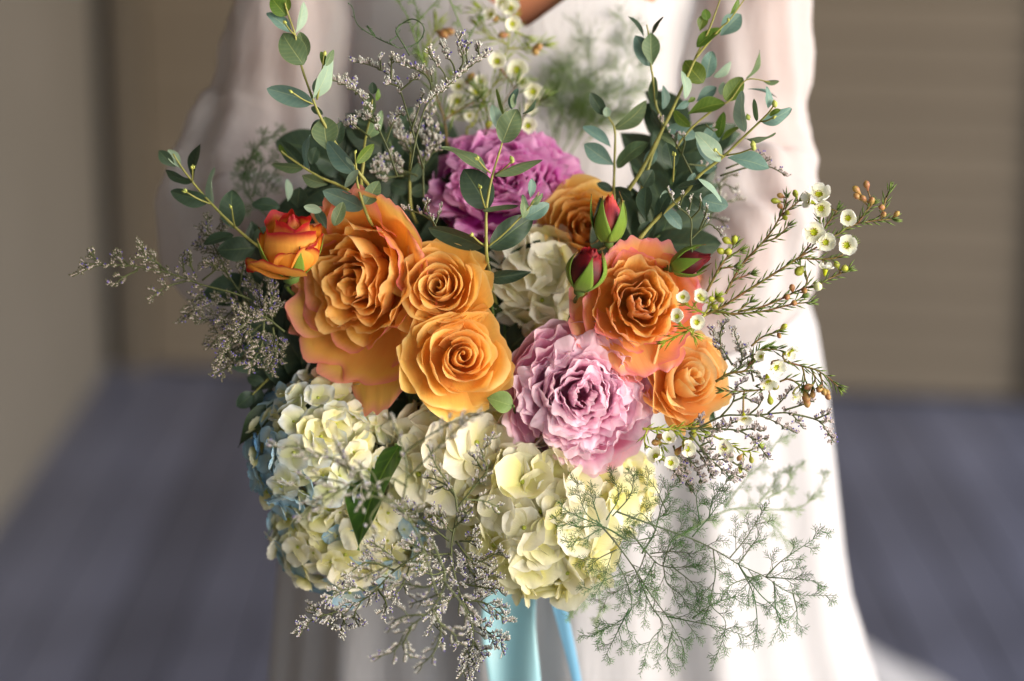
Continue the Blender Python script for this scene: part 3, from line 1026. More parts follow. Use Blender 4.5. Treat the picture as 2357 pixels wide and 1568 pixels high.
def make_peony(name, label, cx, cy, off, rx, ry, axis, mat, guard, seed, n=78, top=.34):
    rg = random.Random(seed)
    sx, sy = rx * S(off), ry * S(off)
    R = (sx + sy) / 2
    x, y, z = axis_frame(axis)
    loc = P(cx, cy, off)
    root = thing(name, label, 'peony', loc, None, axes_mat(x, y, z, loc))
    # a few swirl centres bend the ring order of the inner petals
    swirl = [(rg.uniform(-.5, .5), rg.uniform(-.5, .5), rg.uniform(-.13, .13)) for _ in range(6)]
    def put(X, m):
        X = X.copy()
        for (ax_, ay_, k) in swirl:
            dx, dy = X[..., 0] - ax_, X[..., 1] - ay_
            w_ = np.exp(-(dx * dx + dy * dy) / .09) * k
            X[..., 0], X[..., 1] = X[..., 0] + dy * w_ * 1.6 + dx * w_, X[..., 1] - dx * w_ * 1.6 + dy * w_
        X[..., 0] *= sx; X[..., 1] *= sy; X[..., 2] *= R
        link('petal', grid_mesh('petal', X, m, flip=True), root)
    th = rg.uniform(0, 6)
    for i in range(n):
        t = i / (n - 1)
        th += 2.39996 + rg.uniform(-.45, .45)
        rho = (.05 + .80 * t ** .72) * (1 + rg.uniform(-.13, .13))
        W = (1.05 * (1 - t) ** 2 + .36 + rg.uniform(-.08, .14))
        zt = top * math.cos(min(1.5, rho * 1.6)) + rg.uniform(-.09, .09)
        fl = rg.choice([-.02, .05, .10, .16, .22]) * (.7 + .6 * t)
        put(rose_petal(rg, th, rho, W, rho * (.96 + .06 * t), zt, fl, .030 + .025 * t, .34, spiral=.05 * rg.choice([-1, 1]), bulge=1.15, zb=-.22 - .25 * t, nu=27, nv=17, wav=(rg.uniform(2, 4), rg.uniform(6, 9)), frill=.016, lean=rg.uniform(-.22, .22)), mat)
    for i in range(16):
        t = i / 15
        th += 2.39996 + rg.uniform(-.15, .15)
        put(rose_petal(rg, th, .86 + .10 * t, .60, .93 + .07 * t, .10 - .30 * t + rg.uniform(-.05, .05), .03 + .05 * t, .03, .34, zb=-.75, bulge=1.10, spiral=.04, nu=29, nv=17, frill=.010), guard)
    add_stem(root, loc, -z, R * .7, rg, .003, 2)
    return root

# ---------------------------------------------------------------- hydrangea
def floret_petal(seed, nu=9, nv=9):
    rg = random.Random(seed)
    u = np.linspace(-1, 1, nu)[None, :]
    v = np.linspace(0, 1, nv)[:, None]
    w = np.sin(np.pi * v ** .95 * .90 + .14) ** .55 * .62
    w = np.maximum(w, .05)
    x = u * w
    y = v * (1 - .10 * np.abs(u) ** 2 * v) + .0 * u
    z = .30 * v * v * rg.uniform(-.7, .8) + rg.uniform(-.1, .25) * u * u * w + .03 * np.sin(6 * v + 5 * u + rg.uniform(0, 6)) * v
    return np.stack([x + 0 * y, y, z + 0 * y], -1)

FLV = {}
def floret_meshes(matkey):
    if matkey not in FLV:
        FLV[matkey] = [grid_mesh('petal', floret_petal(100 + i), M[matkey]) for i in range(5)]
    return FLV[matkey]
_eye = MB(); _eye.lathe(Vector((0, 0, -.02)), Vector((0, 0, 1)), [(0, .03), (.05, .09), (.12, .09), (.17, .03)], 8)
EYE = _eye.mesh('floret', [M['hyd_eye']])

def make_hyd(label, cx, cy, off, rx, ry, rz, fsize, pick, seed, n=70, axis=(0, 0, 1), stem=True, maxang=1.75, tilt=.45):
    """rx, ry px half sizes; fsize px petal length"""
    rg = random.Random(seed)
    s = S(off)
    loc = P(cx, cy, off)
    x, y, z = axis_frame(axis)
    root = thing('hydrangea', label, 'hydrangea', loc, None, axes_mat(x, y, z, loc))
    for i in range(n):
        t = (i + .5) / n
        ang = maxang * t ** .55
        az_ = i * 2.39996 + rg.uniform(-.2, .2)
        d = Vector((math.sin(ang) * math.cos(az_), math.sin(ang) * math.sin(az_), math.cos(ang)))
        f = rg.uniform(.86, 1.04)
        fs = fsize * s * rg.uniform(.8, 1.2)
        p = Vector((d.x * rx * s * f, d.y * ry * s * f, d.z * rz * s * f))
        nrm = Vector((d.x / rx, d.y / ry, d.z / rz)).normalized()
        nrm = (nrm + Vector((rg.gauss(0, tilt), rg.gauss(0, tilt), rg.gauss(0, tilt)))).normalized()
        a, b = nrm.orthogonal().normalized(), None
        sp = rg.uniform(0, 6.28)
        b = nrm.cross(a)
        a2 = a * math.cos(sp) + b * math.sin(sp)
        b2 = nrm.cross(a2)
        mk = pick(p.x / (rx * s), p.y / (ry * s), rg)
        ms = floret_meshes(mk)
        fo = link('floret', EYE, root, axes_mat(a2 * fs, b2 * fs, nrm * fs, p))
        for k in range(4):
            an = k * math.pi / 2 + rg.uniform(-.12, .12)
            lift = rg.uniform(-.1, .45)
            dy = Vector((math.cos(an) * math.cos(lift), math.sin(an) * math.cos(lift), math.sin(lift)))
            nz = Vector((-math.cos(an) * math.sin(lift), -math.sin(an) * math.sin(lift), math.cos(lift)))
            dx = dy.cross(nz)
            sc = rg.uniform(.85, 1.12)
            link('petal', rg.choice(ms), fo, axes_mat(dx * sc * rg.uniform(.9, 1.1), dy * sc, nz * sc, Vector((0, 0, .03 * (k % 2)))))
    # inner stalks
    mb = MB()
    for i in range(26):
        ang = rg.uniform(0, 1.4); az_ = rg.uniform(0, 6.28)
        d = Vector((math.sin(ang) * math.cos(az_) * rx * s, math.sin(ang) * math.sin(az_) * ry * s, math.cos(ang) * rz * s)) * .88
        mb.tube([Vector((0, 0, -.02)), d * .5, d], .0012, .0008, 5)
    link('stalks', mb.mesh('stalks', [M['green_stem']]), root)['kind'] = 'stuff'
    # a leafy core closes the gaps of the head
    if stem:
        add_stem(root, loc, -z, .004, rg, .0035, 2)
    return root
# ---------------------------------------------------------------- wax flower
def wax_petal_mesh(seed, cup):
    rg = random.Random(seed)
    u = np.linspace(-1, 1, 9)[None, :]
    v = np.linspace(0, 1, 9)[:, None]
    w = np.sin(np.pi * v ** .8 * .9 + .16) ** .45 * .50
    x = u * w + 0 * v
    # petals rise from the cup rim and curve inward
    y = .26 + .80 * np.sin(v * 1.35) * (1 - .1 * np.abs(u)) - cup * .25 * v ** 2
    z = .10 + cup * (1 - np.cos(v * 1.5)) * .8 + .18 * u * u * w + .02 * np.sin(7 * v + 4 * u + seed)
    return grid_mesh('petal', np.stack([x, y + 0 * u, z + 0 * u], -1), M['wax_petal'])
WAXP = [wax_petal_mesh(i, c) for i, c in enumerate((.5, .7, .95, 1.15))]
def wax_center_mesh():
    mb = MB()
    mb.lathe(Vector((0, 0, -.75)), Vector((0, 0, 1)), [(0, .10), (.25, .2), (.55, .26), (.78, .34), (.79, .30), (.70, .20), (.68, .05)], 12, 0)
    for i in range(10):
        t = 2 * math.pi * i / 10
        p = Vector((math.cos(t) * .28, math.sin(t) * .28, .03))
        d = Vector((math.cos(t) * .2, math.sin(t) * .2, 1)).normalized()
        mb.tube([p, p + d * .12], .03, .02, 4, 0)
        mb.spindle(p + d * .10, d, .12, .055, 1, 5)
    mb.tube([Vector((0, 0, 0)), Vector((.02, 0, .3))], .03, .02, 5, 0)
    return mb.mesh('center', [M['wax_cup'], M['wax_stamen']])
WAXC = wax_center_mesh()

def wax_flower(root, inv, p, r, axis, rg, cup=None):
    x, y, z = axis_frame(axis, rg.uniform(0, 6))
    fo = link('flower', WAXC, root, inv @ axes_mat(x * r, y * r, z * r, p))
    ms = WAXP[rg.randrange(4)] if cup is None else WAXP[cup]
    for k in range(5):
        a = k * 2 * math.pi / 5 + rg.uniform(-.08, .08)
        link('petal', ms if rg.random() < .6 else rg.choice(WAXP), fo, Matrix.Rotation(a, 4, 'Z') @ Matrix.Rotation(rg.uniform(-.18, .12), 4, 'X') @ Matrix.Diagonal((rg.uniform(.92, 1.06), rg.uniform(.88, 1.12), rg.uniform(.7, 1.2), 1)))
    return z

def needles(mb, pts, rg, L0=.0062, L1=.0085, step=.0021, r=.00062, start=0, angle=.55):
    acc = 0
    ph = rg.uniform(0, 6)
    for i in range(start, len(pts) - 1):
        a, b = pts[i], pts[i + 1]
        seg = (b - a).length
        d = (b - a).normalized()
        e1, e2 = frame_of(d)
        t = acc
        while t < seg:
            p = a + d * t
            ph += 2.4
            o = e1 * math.cos(ph) + e2 * math.sin(ph)
            mb.spindle(p, d * math.cos(angle) + o * math.sin(angle), rg.uniform(L0, L1), r, 0, 4, .5)
            t += step * rg.uniform(.6, 1.4)
        acc = t - seg

def wax(label, fr, stems, flowers, buds, off, seed, bright=False, bind=False, nl=1.0):
    rg = random.Random(seed)
    q0 = Z(fr, *stems[0][0])
    loc = P(q0[0], q0[1], off)
    root = thing('waxflower_sprig', label, 'waxflower', loc, 'waxflower sprigs in the bouquet')
    inv = Matrix.Translation(-loc)
    dens = []
    mbs = MB(); mbn = MB()
    for si, st in enumerate(stems):
        pts = []
        o = off
        for i, p in enumerate(st):
            x, y = Z(fr, p[0], p[1])
            if si > 0 and i == 0 and dens:
                o = min(dens, key=lambda k: (k[0] - x) ** 2 + (k[1] - y) ** 2)[2]
            pts.append((x, y, o))
            o += rg.uniform(-.004, .004)
        w3 = [P(*p) for p in pts]
        if si == 0 and bind:
            w3 = [BIND, BIND.lerp(w3[0], .5) + Vector((0, .015, 0))] + w3
        c = catmull(w3, 6)
        mbs.tube(c, .0011 if si == 0 else .0008, .0005, 6)
        needles(mbn, c, rg, .0080 * nl, .0122 * nl, start=(14 if (si == 0 and bind) else 1))
        # tuft of needles at the tip
        for k in range(7):
            d = (c[-1] - c[-2]).normalized()
            e1, e2 = frame_of(d)
            a = rg.uniform(0, 6.28)
            mbn.spindle(c[-1], d + (e1 * math.cos(a) + e2 * math.sin(a)) * .45, .009 * nl, .0006, 0, 4, .5)
        for a, b in zip(pts, pts[1:]):
            for k in range(5):
                t = k / 5
                dens.append(tuple(a[m] * (1 - t) + b[m] * t for m in range(3)))
        dens.append(pts[-1])
    def near(x, y):
        return min(dens, key=lambda k: (k[0] - x) ** 2 + (k[1] - y) ** 2)
    for fl in flowers:
        x, y = Z(fr, fl[0], fl[1])
        r = fl[2] * FR[fr][2]
        ax = fl[3] if len(fl) > 3 else (rg.uniform(-.3, .3), rg.uniform(-.1, .4), 1)
        k = near(x, y)
        p = P(x, y, k[2] - .008)
        rm = r * S(off) * 1.12 * rg.uniform(.86, 1.12)
        z = wax_flower(root, inv, p, rm, ax, rg)
        b = P(*k)
        e = p - z * rm * .75
        mbs.tube(catmull([b, b.lerp(e, .5) - z * rm * .3, e], 4), .0006, .0009, 5)
    for bd in buds:
        x, y = Z(fr, bd[0], bd[1])
        r = bd[2] * FR[fr][2] * S(off) * .5
        kind = bd[3] if len(bd) > 3 else 'brown'
        k = near(x, y)
        p = P(x, y, k[2] - .003)
        b = P(*k)
        d = (p - b)
        if d.length < .002:
            d = U_ + R_ * rg.uniform(-.5, .5)
        d.normalize()
        mb = MB()
        mb.lathe(p - d * r * 2.0, d, [(0, r * .25), (r * .8, r * .5), (r * 1.6, r * .95), (r * 2.4, r), (r * 3.0, r * .7), (r * 3.4, r * .25)], 9)
        link('bud', mb.mesh('bud', [M['wax_bud_' + kind]], loc), root)
        mbs.tube([b, b.lerp(p, .5) + R_ * .0006, p - d * r * 1.8], .0005, .0006, 5)
    link('stem', mbs.mesh('stem', [M['wax_stem'] if not bright else M['wax_bud_green']], loc), root)
    o = link('needle_leaves', mbn.mesh('needle_leaves', [M['wax_needle_bright'] if bright else M['wax_needle']], loc), root)
    o['kind'] = 'stuff'
    return root

# ---------------------------------------------------------------- limonium (sea lavender)
def lim_spike(mb, pts, rg, size=.0026, side=None, up=None):
    """florets standing along one side of a curved tip"""
    L = sum((b - a).length for a, b in zip(pts, pts[1:]))
    step = size * .42
    acc = 0
    for a, b in zip(pts, pts[1:]):
        seg = (b - a).length
        if seg < 1e-6:
            continue
        d = (b - a) / seg
        e1, e2 = frame_of(d)
        t = acc
        while t < seg:
            p = a + d * t
            s_ = side + e2 * rg.gauss(0, .35) + e1 * rg.gauss(0, .25)
            s_ = (s_ - d * s_.dot(d) * .6).normalized()
            dir_ = (s_ + d * rg.uniform(.35, .9)).normalized()
            l = size * rg.uniform(.75, 1.15)
            r = rg.random()
            mb.spindle(p, dir_, l * .75, size * .18, 1, 4, .6)
            mb.spindle(p + dir_ * l * .4, dir_, l * .75, size * .24, (0 if r < .9 else 2), 5, .75)
            t += step * rg.uniform(.6, 1.4)
        acc = t - seg

def limo(label, fr, stems, off, seed, L=(40, 75), density=1.0, tone='lim_calyx', size=.0026, off_end=None, up=(0, 1), start=.25, sub=True, bind=False, spread=1.0, zs=.012):
    """stems: frame polylines from base to tip; side spikes grow along the outer part"""
    rg = random.Random(seed)
    q0 = Z(fr, *stems[0][0])
    loc = P(q0[0], q0[1], off)
    root = thing('limonium_sprig', label, 'limonium', loc, 'limonium sprigs in the bouquet')
    k = FR[fr][2]
    ms, mf = MB(), MB()
    upv = (R_ * up[0] + U_ * up[1])
    off_end = off if off_end is None else off_end
    for si, st in enumerate(stems):
        n = len(st)
        pts = []
        wob = rg.uniform(-zs, zs)
        for i, p in enumerate(st):
            x, y = Z(fr, p[0], p[1])
            t = i / (n - 1)
            pts.append(P(x, y, off + (off_end - off) * t + wob * t))
        if si == 0 and bind:
            pts = [BIND, BIND.lerp(pts[0], .5) + Vector((0, .015, 0))] + pts
        c = catmull(pts, 7)
        ms.tube(c, .0009, .0004, 5)
        tot = sum((b - a).length for a, b in zip(c, c[1:]))
        # final spike
        tipn = max(3, int(len(c) * .22))
        d = (c[-1] - c[-2]).normalized()
        sd = upv - d * upv.dot(d)
        if sd.length < .1:
            sd = R_.copy()
        lim_spike(mf, c[-tipn:], rg, size, sd.normalized())
        s_acc, nxt = 0, tot * start
        sgn = 1
        for i in range(len(c) - 1):
            a, b = c[i], c[i + 1]
            s_acc += (b - a).length
            if s_acc > nxt and s_acc < tot * .95:
                dirm = (b - a).normalized()
                nrm = T_.cross(dirm).normalized()
                ang = rg.uniform(.45, .95) * spread
                d1 = (dirm * math.cos(ang) + nrm * (sgn * math.sin(ang)) + T_ * rg.uniform(-.3, .3) + upv * .25).normalized()
                l1 = rg.uniform(*L) * k * S(off) * (1.15 - .45 * s_acc / tot)
                d2 = (d1 + dirm * .5 + upv * rg.uniform(-.1, .4)).normalized()
                br = catmull([b, b + d1 * l1 * .5, b + d1 * l1 * .5 + d2 * l1 * .5], 5)
                ms.tube(br, .00045, .0003, 4)
                s2 = upv - d2 * upv.dot(d2)
                lim_spike(mf, br[len(br) // 2 - 1:], rg, size, s2.normalized() if s2.length > .1 else nrm)
                if sub:
                    for q in (2, 4, 6):
                        if q < len(br) and rg.random() < .75 * density:
                            d3 = (d1 + nrm * rg.choice([-1, 1]) * rg.uniform(.5, 1) + T_ * rg.uniform(-.4, .4)).normalized()
                            l3 = l1 * rg.uniform(.3, .5)
                            b3 = [br[q], br[q] + d3 * l3 * .5, br[q] + d3 * l3 + dirm * l3 * .15]
                            ms.tube(b3, .0003, .00025, 4)
                            lim_spike(mf, b3, rg, size, (upv - d3 * upv.dot(d3) + T_ * .1).normalized())
                sgn = -sgn
                nxt = s_acc + rg.uniform(16, 30) * .3377 * S(off) / density
    link('stem', ms.mesh('stem', [M['lim_stem']], loc), root)
    o = link('florets', mf.mesh('florets', [M[tone], M['lim_brown'], M['lim_violet']], loc, smooth=True), root)
    o['kind'] = 'stuff'
    return root

# ---------------------------------------------------------------- asparagus fern
def fern(label, fr, stems, off, seed, L2=(90, 190), dens=1.0, zs=.03, mat='fern', cat='asparagus fern', start=.12, need=.0046, gap=30, smat='fern_stem', off_end=None, bind=False, L3=(.14, .30)):
    rg = random.Random(seed)
    q0 = Z(fr, *stems[0][0])
    loc = P(q0[0], q0[1], off)
    root = thing('asparagus_fern', label, cat, loc, 'asparagus fern fronds in the bouquet')
    k = FR[fr][2]
    ms, mn = MB(), MB()
    off_end = off if off_end is None else off_end
    def feathers(c, s0, step, l):
        """fine needles along a twig"""
        acc = 0
        tot = sum((b - a).length for a, b in zip(c, c[1:]))
        run = 0
        sg = 1
        for a, b in zip(c, c[1:]):
            seg = (b - a).length
            if seg < 1e-6:
                continue
            d = (b - a) / seg
            nrm = T_.cross(d)
            if nrm.length < .05:
                nrm = R_.copy()
            nrm.normalize()
            t = acc
            while t < seg:
                if (run + t) / tot > s0:
                    p = a + d * t
                    fall = 1.1 - .55 * (run + t) / tot
                    sg = -sg
                    for q in range(2):
                        v = (d * rg.uniform(.7, 1.1) + nrm * sg * rg.uniform(.35, .8) + T_ * rg.uniform(-.35, .35)).normalized()
                        mn.spindle(p, v, l * fall * rg.uniform(.9, 1.6), .0002, 0, 3, .4)
                t += step * rg.uniform(.7, 1.3)
            acc = t - seg
            run += seg
    for si, st in enumerate(stems):
        n = len(st)
        pts = []
        wob = rg.uniform(-zs, zs) * .5
        for i, p in enumerate(st):
            x, y = Z(fr, p[0], p[1])
            t = i / (n - 1)
            pts.append(P(x, y, off + (off_end - off) * t + (wob * t if si else 0)))
        if si == 0 and bind:
            pts = [BIND, BIND.lerp(pts[0], .5)] + pts
        c = catmull(pts, 8)
        ms.tube(c, .0008 if si == 0 else .0006, .00022, 5)
        tot = sum((b - a).length for a, b in zip(c, c[1:]))
        feathers(c[-10:], 0.1, .0017, need)
        run, nxt, sg = 0, tot * start, 1
        for i in range(len(c) - 1):
            a, b = c[i], c[i + 1]
            run += (b - a).length
            if run < nxt or run > tot * .97:
                continue
            d = (b - a).normalized()
            nrm = T_.cross(d).normalized()
            ang = rg.uniform(.4, .95)
            d1 = (d * math.cos(ang) + nrm * sg * math.sin(ang) + T_ * rg.uniform(-.45, .45)).normalized()
            l = rg.uniform(*L2) * k * S(off) * (1.1 - .65 * run / tot)
            bend = rg.uniform(-.3, .3)
            d2 = (d1 + d * .25 + nrm * bend - U_ * .15).normalized()
            br = catmull([b, b + d1 * l * .5, b + d1 * l * .5 + d2 * l * .5], 7)
            ms.tube(br, .00032, .0002, 4)
            feathers(br, .30, .0014, need)
            sg2 = sg
            l_run = 0
            n3 = max(3, int(l / .0062))
            for j in range(n3):
                t = .18 + .75 * j / n3
                ii = min(len(br) - 2, int(t * (len(br) - 1)))
                p = br[ii].lerp(br[ii + 1], t * (len(br) - 1) - ii)
                dd_ = (br[ii + 1] - br[ii]).normalized()
                n2 = T_.cross(dd_).normalized()
                sg2 = -sg2
                a3 = rg.uniform(.45, .85)
                d3 = (dd_ * math.cos(a3) + n2 * sg2 * math.sin(a3) + T_ * rg.uniform(-.4, .4)).normalized()
                l3 = l * rg.uniform(*L3) * (1.25 - .7 * t) + .003
                tw = [p, p + d3 * l3 * .5, p + d3 * l3 + dd_ * l3 * .12]
                ms.tube(tw, .0002, .00015, 3)
                feathers(tw, .1, .0012, need * .85)
            sg = -sg
            nxt = run + rg.uniform(.6, 1.4) * gap * k * S(off) / dens
    link('stem', ms.mesh('stem', [M[smat]], loc), root)
    o = link('needles', mn.mesh('needles', [M[mat]], loc, smooth=False), root)
    o['kind'] = 'stuff'
    return root

# ---------------------------------------------------------------- rose buds
def sepal_X(rg, L, W, curl, nu=7, nv=13):
    u = np.linspace(-1, 1, nu)[None, :]
    v = np.linspace(0, 1, nv)[:, None]
    w = W * np.sin(np.pi * np.clip(v * .94 + .05, 0, 1) ** .62) ** .9 * (1 - .5 * v)
    w = np.maximum(w, .004)
    return u, v, w

def rosebud(label, cx, cy, off, rpx, axis, mat, seed, hlen=2.4, open_=.1, sep_mat='sepal', nsep=5, sep_len=1.35, n_pet=9, flick=.2, spin=0.0, sepw=.6, extra=(), pinch=0.0):
    rg = random.Random(seed)
    R = rpx * S(off)
    x, y, z = axis_frame(axis, spin)
    loc = P(cx, cy, off)
    root = thing('rosebud', label, 'rosebud', loc, None, axes_mat(x, y, z, loc))
    H = hlen
    th = rg.uniform(0, 6)
    for i in range(n_pet):
        t = i / (n_pet - 1)
        th += 2.39996
        u = np.linspace(-1, 1, 15)[None, :]
        v = np.linspace(0, 1, 17)[:, None]
        ve = v * (1 - .10 * np.abs(u) ** 2.5)
        rb = .55 + .45 * t
        r = rb * np.sin(np.pi * np.clip(.06 + ve * .86, 0, 1)) ** .8 * (1 - .35 * ve) * 1.25 + open_ * t * ve ** 4 + .02 * t
        r = r + .05 * u * ve
        zz = -H / 2 + H * ve * (1.0 - .12 * t)
        s = np.clip((ve - .85) / .15, 0, 1)
        r = r + .16 * t * s ** 2
        r = r + .03 * ve ** 4 * np.sin(6 * u + i)
        zz = zz + .06 * s * np.sin(8 * u + i * 2)
        zz = zz + pinch * np.exp(-((u - .1 * (i % 3 - 1)) / .3) ** 2) * ve ** 5
        r = r + pinch * .5 * np.exp(-(u / .35) ** 2) * ve ** 8
        ph = th + u * 1.25
        X = np.stack([r * np.cos(ph), r * np.sin(ph), zz + 0 * ph], -1) * R
        link('petal', grid_mesh('petal', X, M[mat], flip=True), root)
    for (deg, L, W, zt, fl) in extra:
        X = guard_petal(rg, math.radians(deg), W, L, zt, fl, .04)
        link('petal', grid_mesh('petal', X * R * np.array([1, 1, 1.3]), M[mat], flip=True), root)
    for i in range(nsep):
        ph0 = i * 2 * math.pi / nsep + rg.uniform(-.15, .15) + spin
        L = sep_len * rg.uniform(.85, 1.15)
        u = np.linspace(-1, 1, 7)[None, :]
        v = np.linspace(0, 1, 17)[:, None]
        w = sepw * np.sin(np.pi * np.clip(v * .93 + .06, 0, 1) ** .55) ** 1.1 * (1 - .35 * v)
        w = np.maximum(w, .015)
        fk = rg.uniform(.2, 1.0) * flick
        ve = v
        r = 1.08 * np.sin(np.pi * np.clip(.07 + ve * .80 * min(1, L / 1.3), 0, 1)) ** .8 * (1 - .33 * ve) * 1.22 + .06 + fk * ve ** 2.5 * 1.6
        zz = -H / 2 - .03 + H * ve * L / 1.25
        tx, ty = -math.sin(ph0), math.cos(ph0)
        nx, ny = math.cos(ph0), math.sin(ph0)
        rr_ = r - .35 * (u * w) ** 2
        X = np.stack([nx * rr_ + tx * u * w, ny * rr_ + ty * u * w, zz + .02 * u], -1) * R
        o = link('sepal', grid_mesh('sepal', X, M[sep_mat]), root)
        o.modifiers.new('thick', 'SOLIDIFY').thickness = R * .04
    mb = MB()
    mb.lathe(Vector((0, 0, -R * (H / 2 + .45))), Vector((0, 0, 1)), [(0, R * .12), (R * .1, R * .3), (R * .35, R * .36), (R * .62, R * .3)], 10)
    link('calyx', mb.mesh('calyx', [M['green_stem']]), root)
    add_stem(root, loc, -z, R * (H / 2 + .4), rg, .0015, 0)
    return root

# single broad leaves standing free between the flowers
def lone_leaf(name, label, fr, bx, by, tx, ty, w, off, mat, seed, key, roll=0.0, doff=0.0):
    rg = random.Random(seed)
    a, b = Z(fr, bx, by), Z(fr, tx, ty)
    pa, pb = P(a[0], a[1], off), P(b[0], b[1], off + doff)
    root = thing(name, label, 'leaf', pa)
    inv = Matrix.Translation(-pa)
    leaf_obj(root, inv, pa, pb, w * FR[fr][2] * S(off), M[mat], rg, key, roll, 'blade')
    mb = MB()
    e = BIND
    mb.tube(catmull([pa, pa.lerp(e, .15) + F_ * .02, e], 5), .0009, .0012, 5)
    link('stem', mb.mesh('stem', [M['green_stem']], pa), root)
    return root
# ================================================================ the bouquet
# ---- roses
make_rose('rose', 'largest rose, ruffled orange with pink outer petals, left of two smooth peach roses', 806, 652, .012, 150, (-.46, -.14, 1), 'g',
          (M['rose_orange'], M['rose_orange_guard']), 11, n_in=25, n_out=5, ruf=.055, inner_w=.9, quart=.16, core=.06, squash=1.12, top=.16, jit=.17,
          guards=[(280, 1.80, .22, -.24, .08), (232, 1.42, .42, -.22, .16), (205, 1.3, .5, -.35, .2), (255, 1.36, .5, -.2, .12), (182, 1.18, .5, -.1, .1), (60, 1.28, .34, -.05, .22), (20, 1.05, .45, -.25, .2), (100, 1.2, .45, -.1, .12), (140, 1.15, .5, -.15, .1), (320, 1.25, .42, -.35, .15), (345, 1.1, .4, -.3, .2), (217, 1.5, .3, -.5, .1)])
make_rose('rose', 'upper of two smooth peach roses, touching the largest orange rose on its right', 1006, 655, -.002, 97, (-.16, .16, 1), 'p',
          (M['rose_peach'], M['rose_peach_guard']), 5, n_in=19, n_out=5, ruf=.014, jit=.12, guards=[(262, 1.22, .62, -.38, .18), (300, 1.08, .6, -.5, .1), (30, 1.08, .7, -.25, .12), (130, 1.0, .7, -.2, .12), (335, 1.12, .6, -.7, .08), (80, 1.05, .7, -.18, .12)])
make_rose('rose', 'lower of two smooth peach roses with spiral centres, left of the pale pink peony', 1066, 820, -.010, 105, (.20, .10, 1), 'p',
          (M['rose_peach'], M['rose_peach_guard']), 29, n_in=19, n_out=5, ruf=.018, jit=.15, top=.14, guards=[(165, 1.26, .6, -.45, .1), (215, 1.22, .62, -.4, .14), (262, 1.18, .5, -.25, .2), (310, 1.12, .6, -.3, .15), (20, 1.05, .7, -.2, .1), (100, .98, .7, -.2, .1), (190, 1.15, .5, -.6, .1)])
make_rose('rose', 'bright orange ruffled garden rose with rose-pink petal edges, above the pale pink peony', 1478, 690, .004, 122, (.10, .10, 1), 'c',
          (M['rose_coral'], M['rose_coral_guard']), 37, n_in=27, n_out=5, ruf=.05, inner_w=.9, quart=.13, core=.08, squash=1.06, top=.28, jit=.15,
          guards=[(232, 1.32, .5, -.45, .1), (262, 1.30, .42, -.25, .2), (285, 1.32, .34, -.15, .24), (75, 1.12, .42, -.1, .18), (110, 1.1, .4, -.1, .2), (45, 1.05, .5, -.15, .12), (10, 1.1, .5, -.25, .12), (320, 1.12, .5, -.25, .1), (170, 1.02, .55, -.3, .1), (205, 1.25, .5, -.6, .06)])
make_rose('rose', 'apricot rose seen half from the side, right of the pale pink peony', 1592, 868, .022, 92, (.36, .22, 1), 'a',
          (M['rose_apricot'], M['rose_apricot']), 43, n_in=15, n_out=5, ruf=.016, jit=.14, top=.4, core=.05, squash=1.12,
          guards=[(170, .98, .75, .05, .2), (215, .98, .75, -.1, .1), (255, 1.02, .7, -.1, .1), (300, .98, .7, -.05, .15), (95, 1.0, .6, -.05, .25), (25, .98, .7, -.1, .15), (60, 1.06, .6, -.2, .2)])
make_rose('rose', 'blurred orange rose at the back, below and right of the magenta peony', 1352, 512, .085, 100, (.05, .25, 1), 'o',
          (M['rose_orange'], M['rose_peach_guard']), 53, n_in=26, n_out=7, ruf=.02, inner_w=.8, guards=[(150, 1.1, .6, -.4, .1), (60, 1.1, .6, -.2, .1), (210, 1.15, .6, -.5, .1)])

# spray rose, half open
rosebud('small half-open yellow rose with dark red petal edges, left of the large orange rose', 668, 562, -.012, 60, (.02, .90, .42), 'spray', 61, hlen=2.4, open_=.75, n_pet=6, pinch=.10, sep_len=.8, flick=.5, sepw=.3,
        extra=[(250, 1.55, .55, -.1, .1), (205, 1.7, .42, -.35, .3), (290, 1.1, .6, .25, .2), (330, 1.15, .6, .5, .35), (150, 1.05, .6, .55, .3), (30, 1.1, .6, .6, .3)])

# ---- rosebuds
rosebud('plump dark red rosebud with green sepals, left of the pink-edged bright orange rose', 1350, 618, -.018, 41, (.28, .92, .35), 'bud_red', 3, hlen=2.5, open_=.25, sep_len=1.2, flick=.22, spin=.4, sepw=.56)
rosebud('coral and green rosebud with long pointed sepals, the topmost of the rosebuds', 1402, 502, .012, 34, (.02, 1, .2), 'bud_coral', 9, hlen=3.2, open_=-.1, sep_len=1.25, flick=.5, spin=.9, n_pet=7, sepw=.7)
rosebud('slim dark crimson rosebud pointing right, behind the pink-edged bright orange rose', 1592, 603, .012, 30, (.95, .28, .2), 'bud_red', 15, hlen=3.1, open_=-.2, sep_len=1.1, flick=.3, spin=.2, n_pet=7)

# ---- peonies
make_peony('peony', 'large pale pink peony in front, at the lower centre of the bouquet', 1336, 912, .022, 166, 174, (.10, .02, 1), M['peony_pink'], M['peony_guard'], 7, n=100, top=.52)
make_peony('peony', 'magenta peony at the back behind a eucalyptus sprig', 1166, 422, .12, 172, 136, (.03, .26, 1), M['peony_purple'], M['peony_purple'], 8, n=100, top=.55)

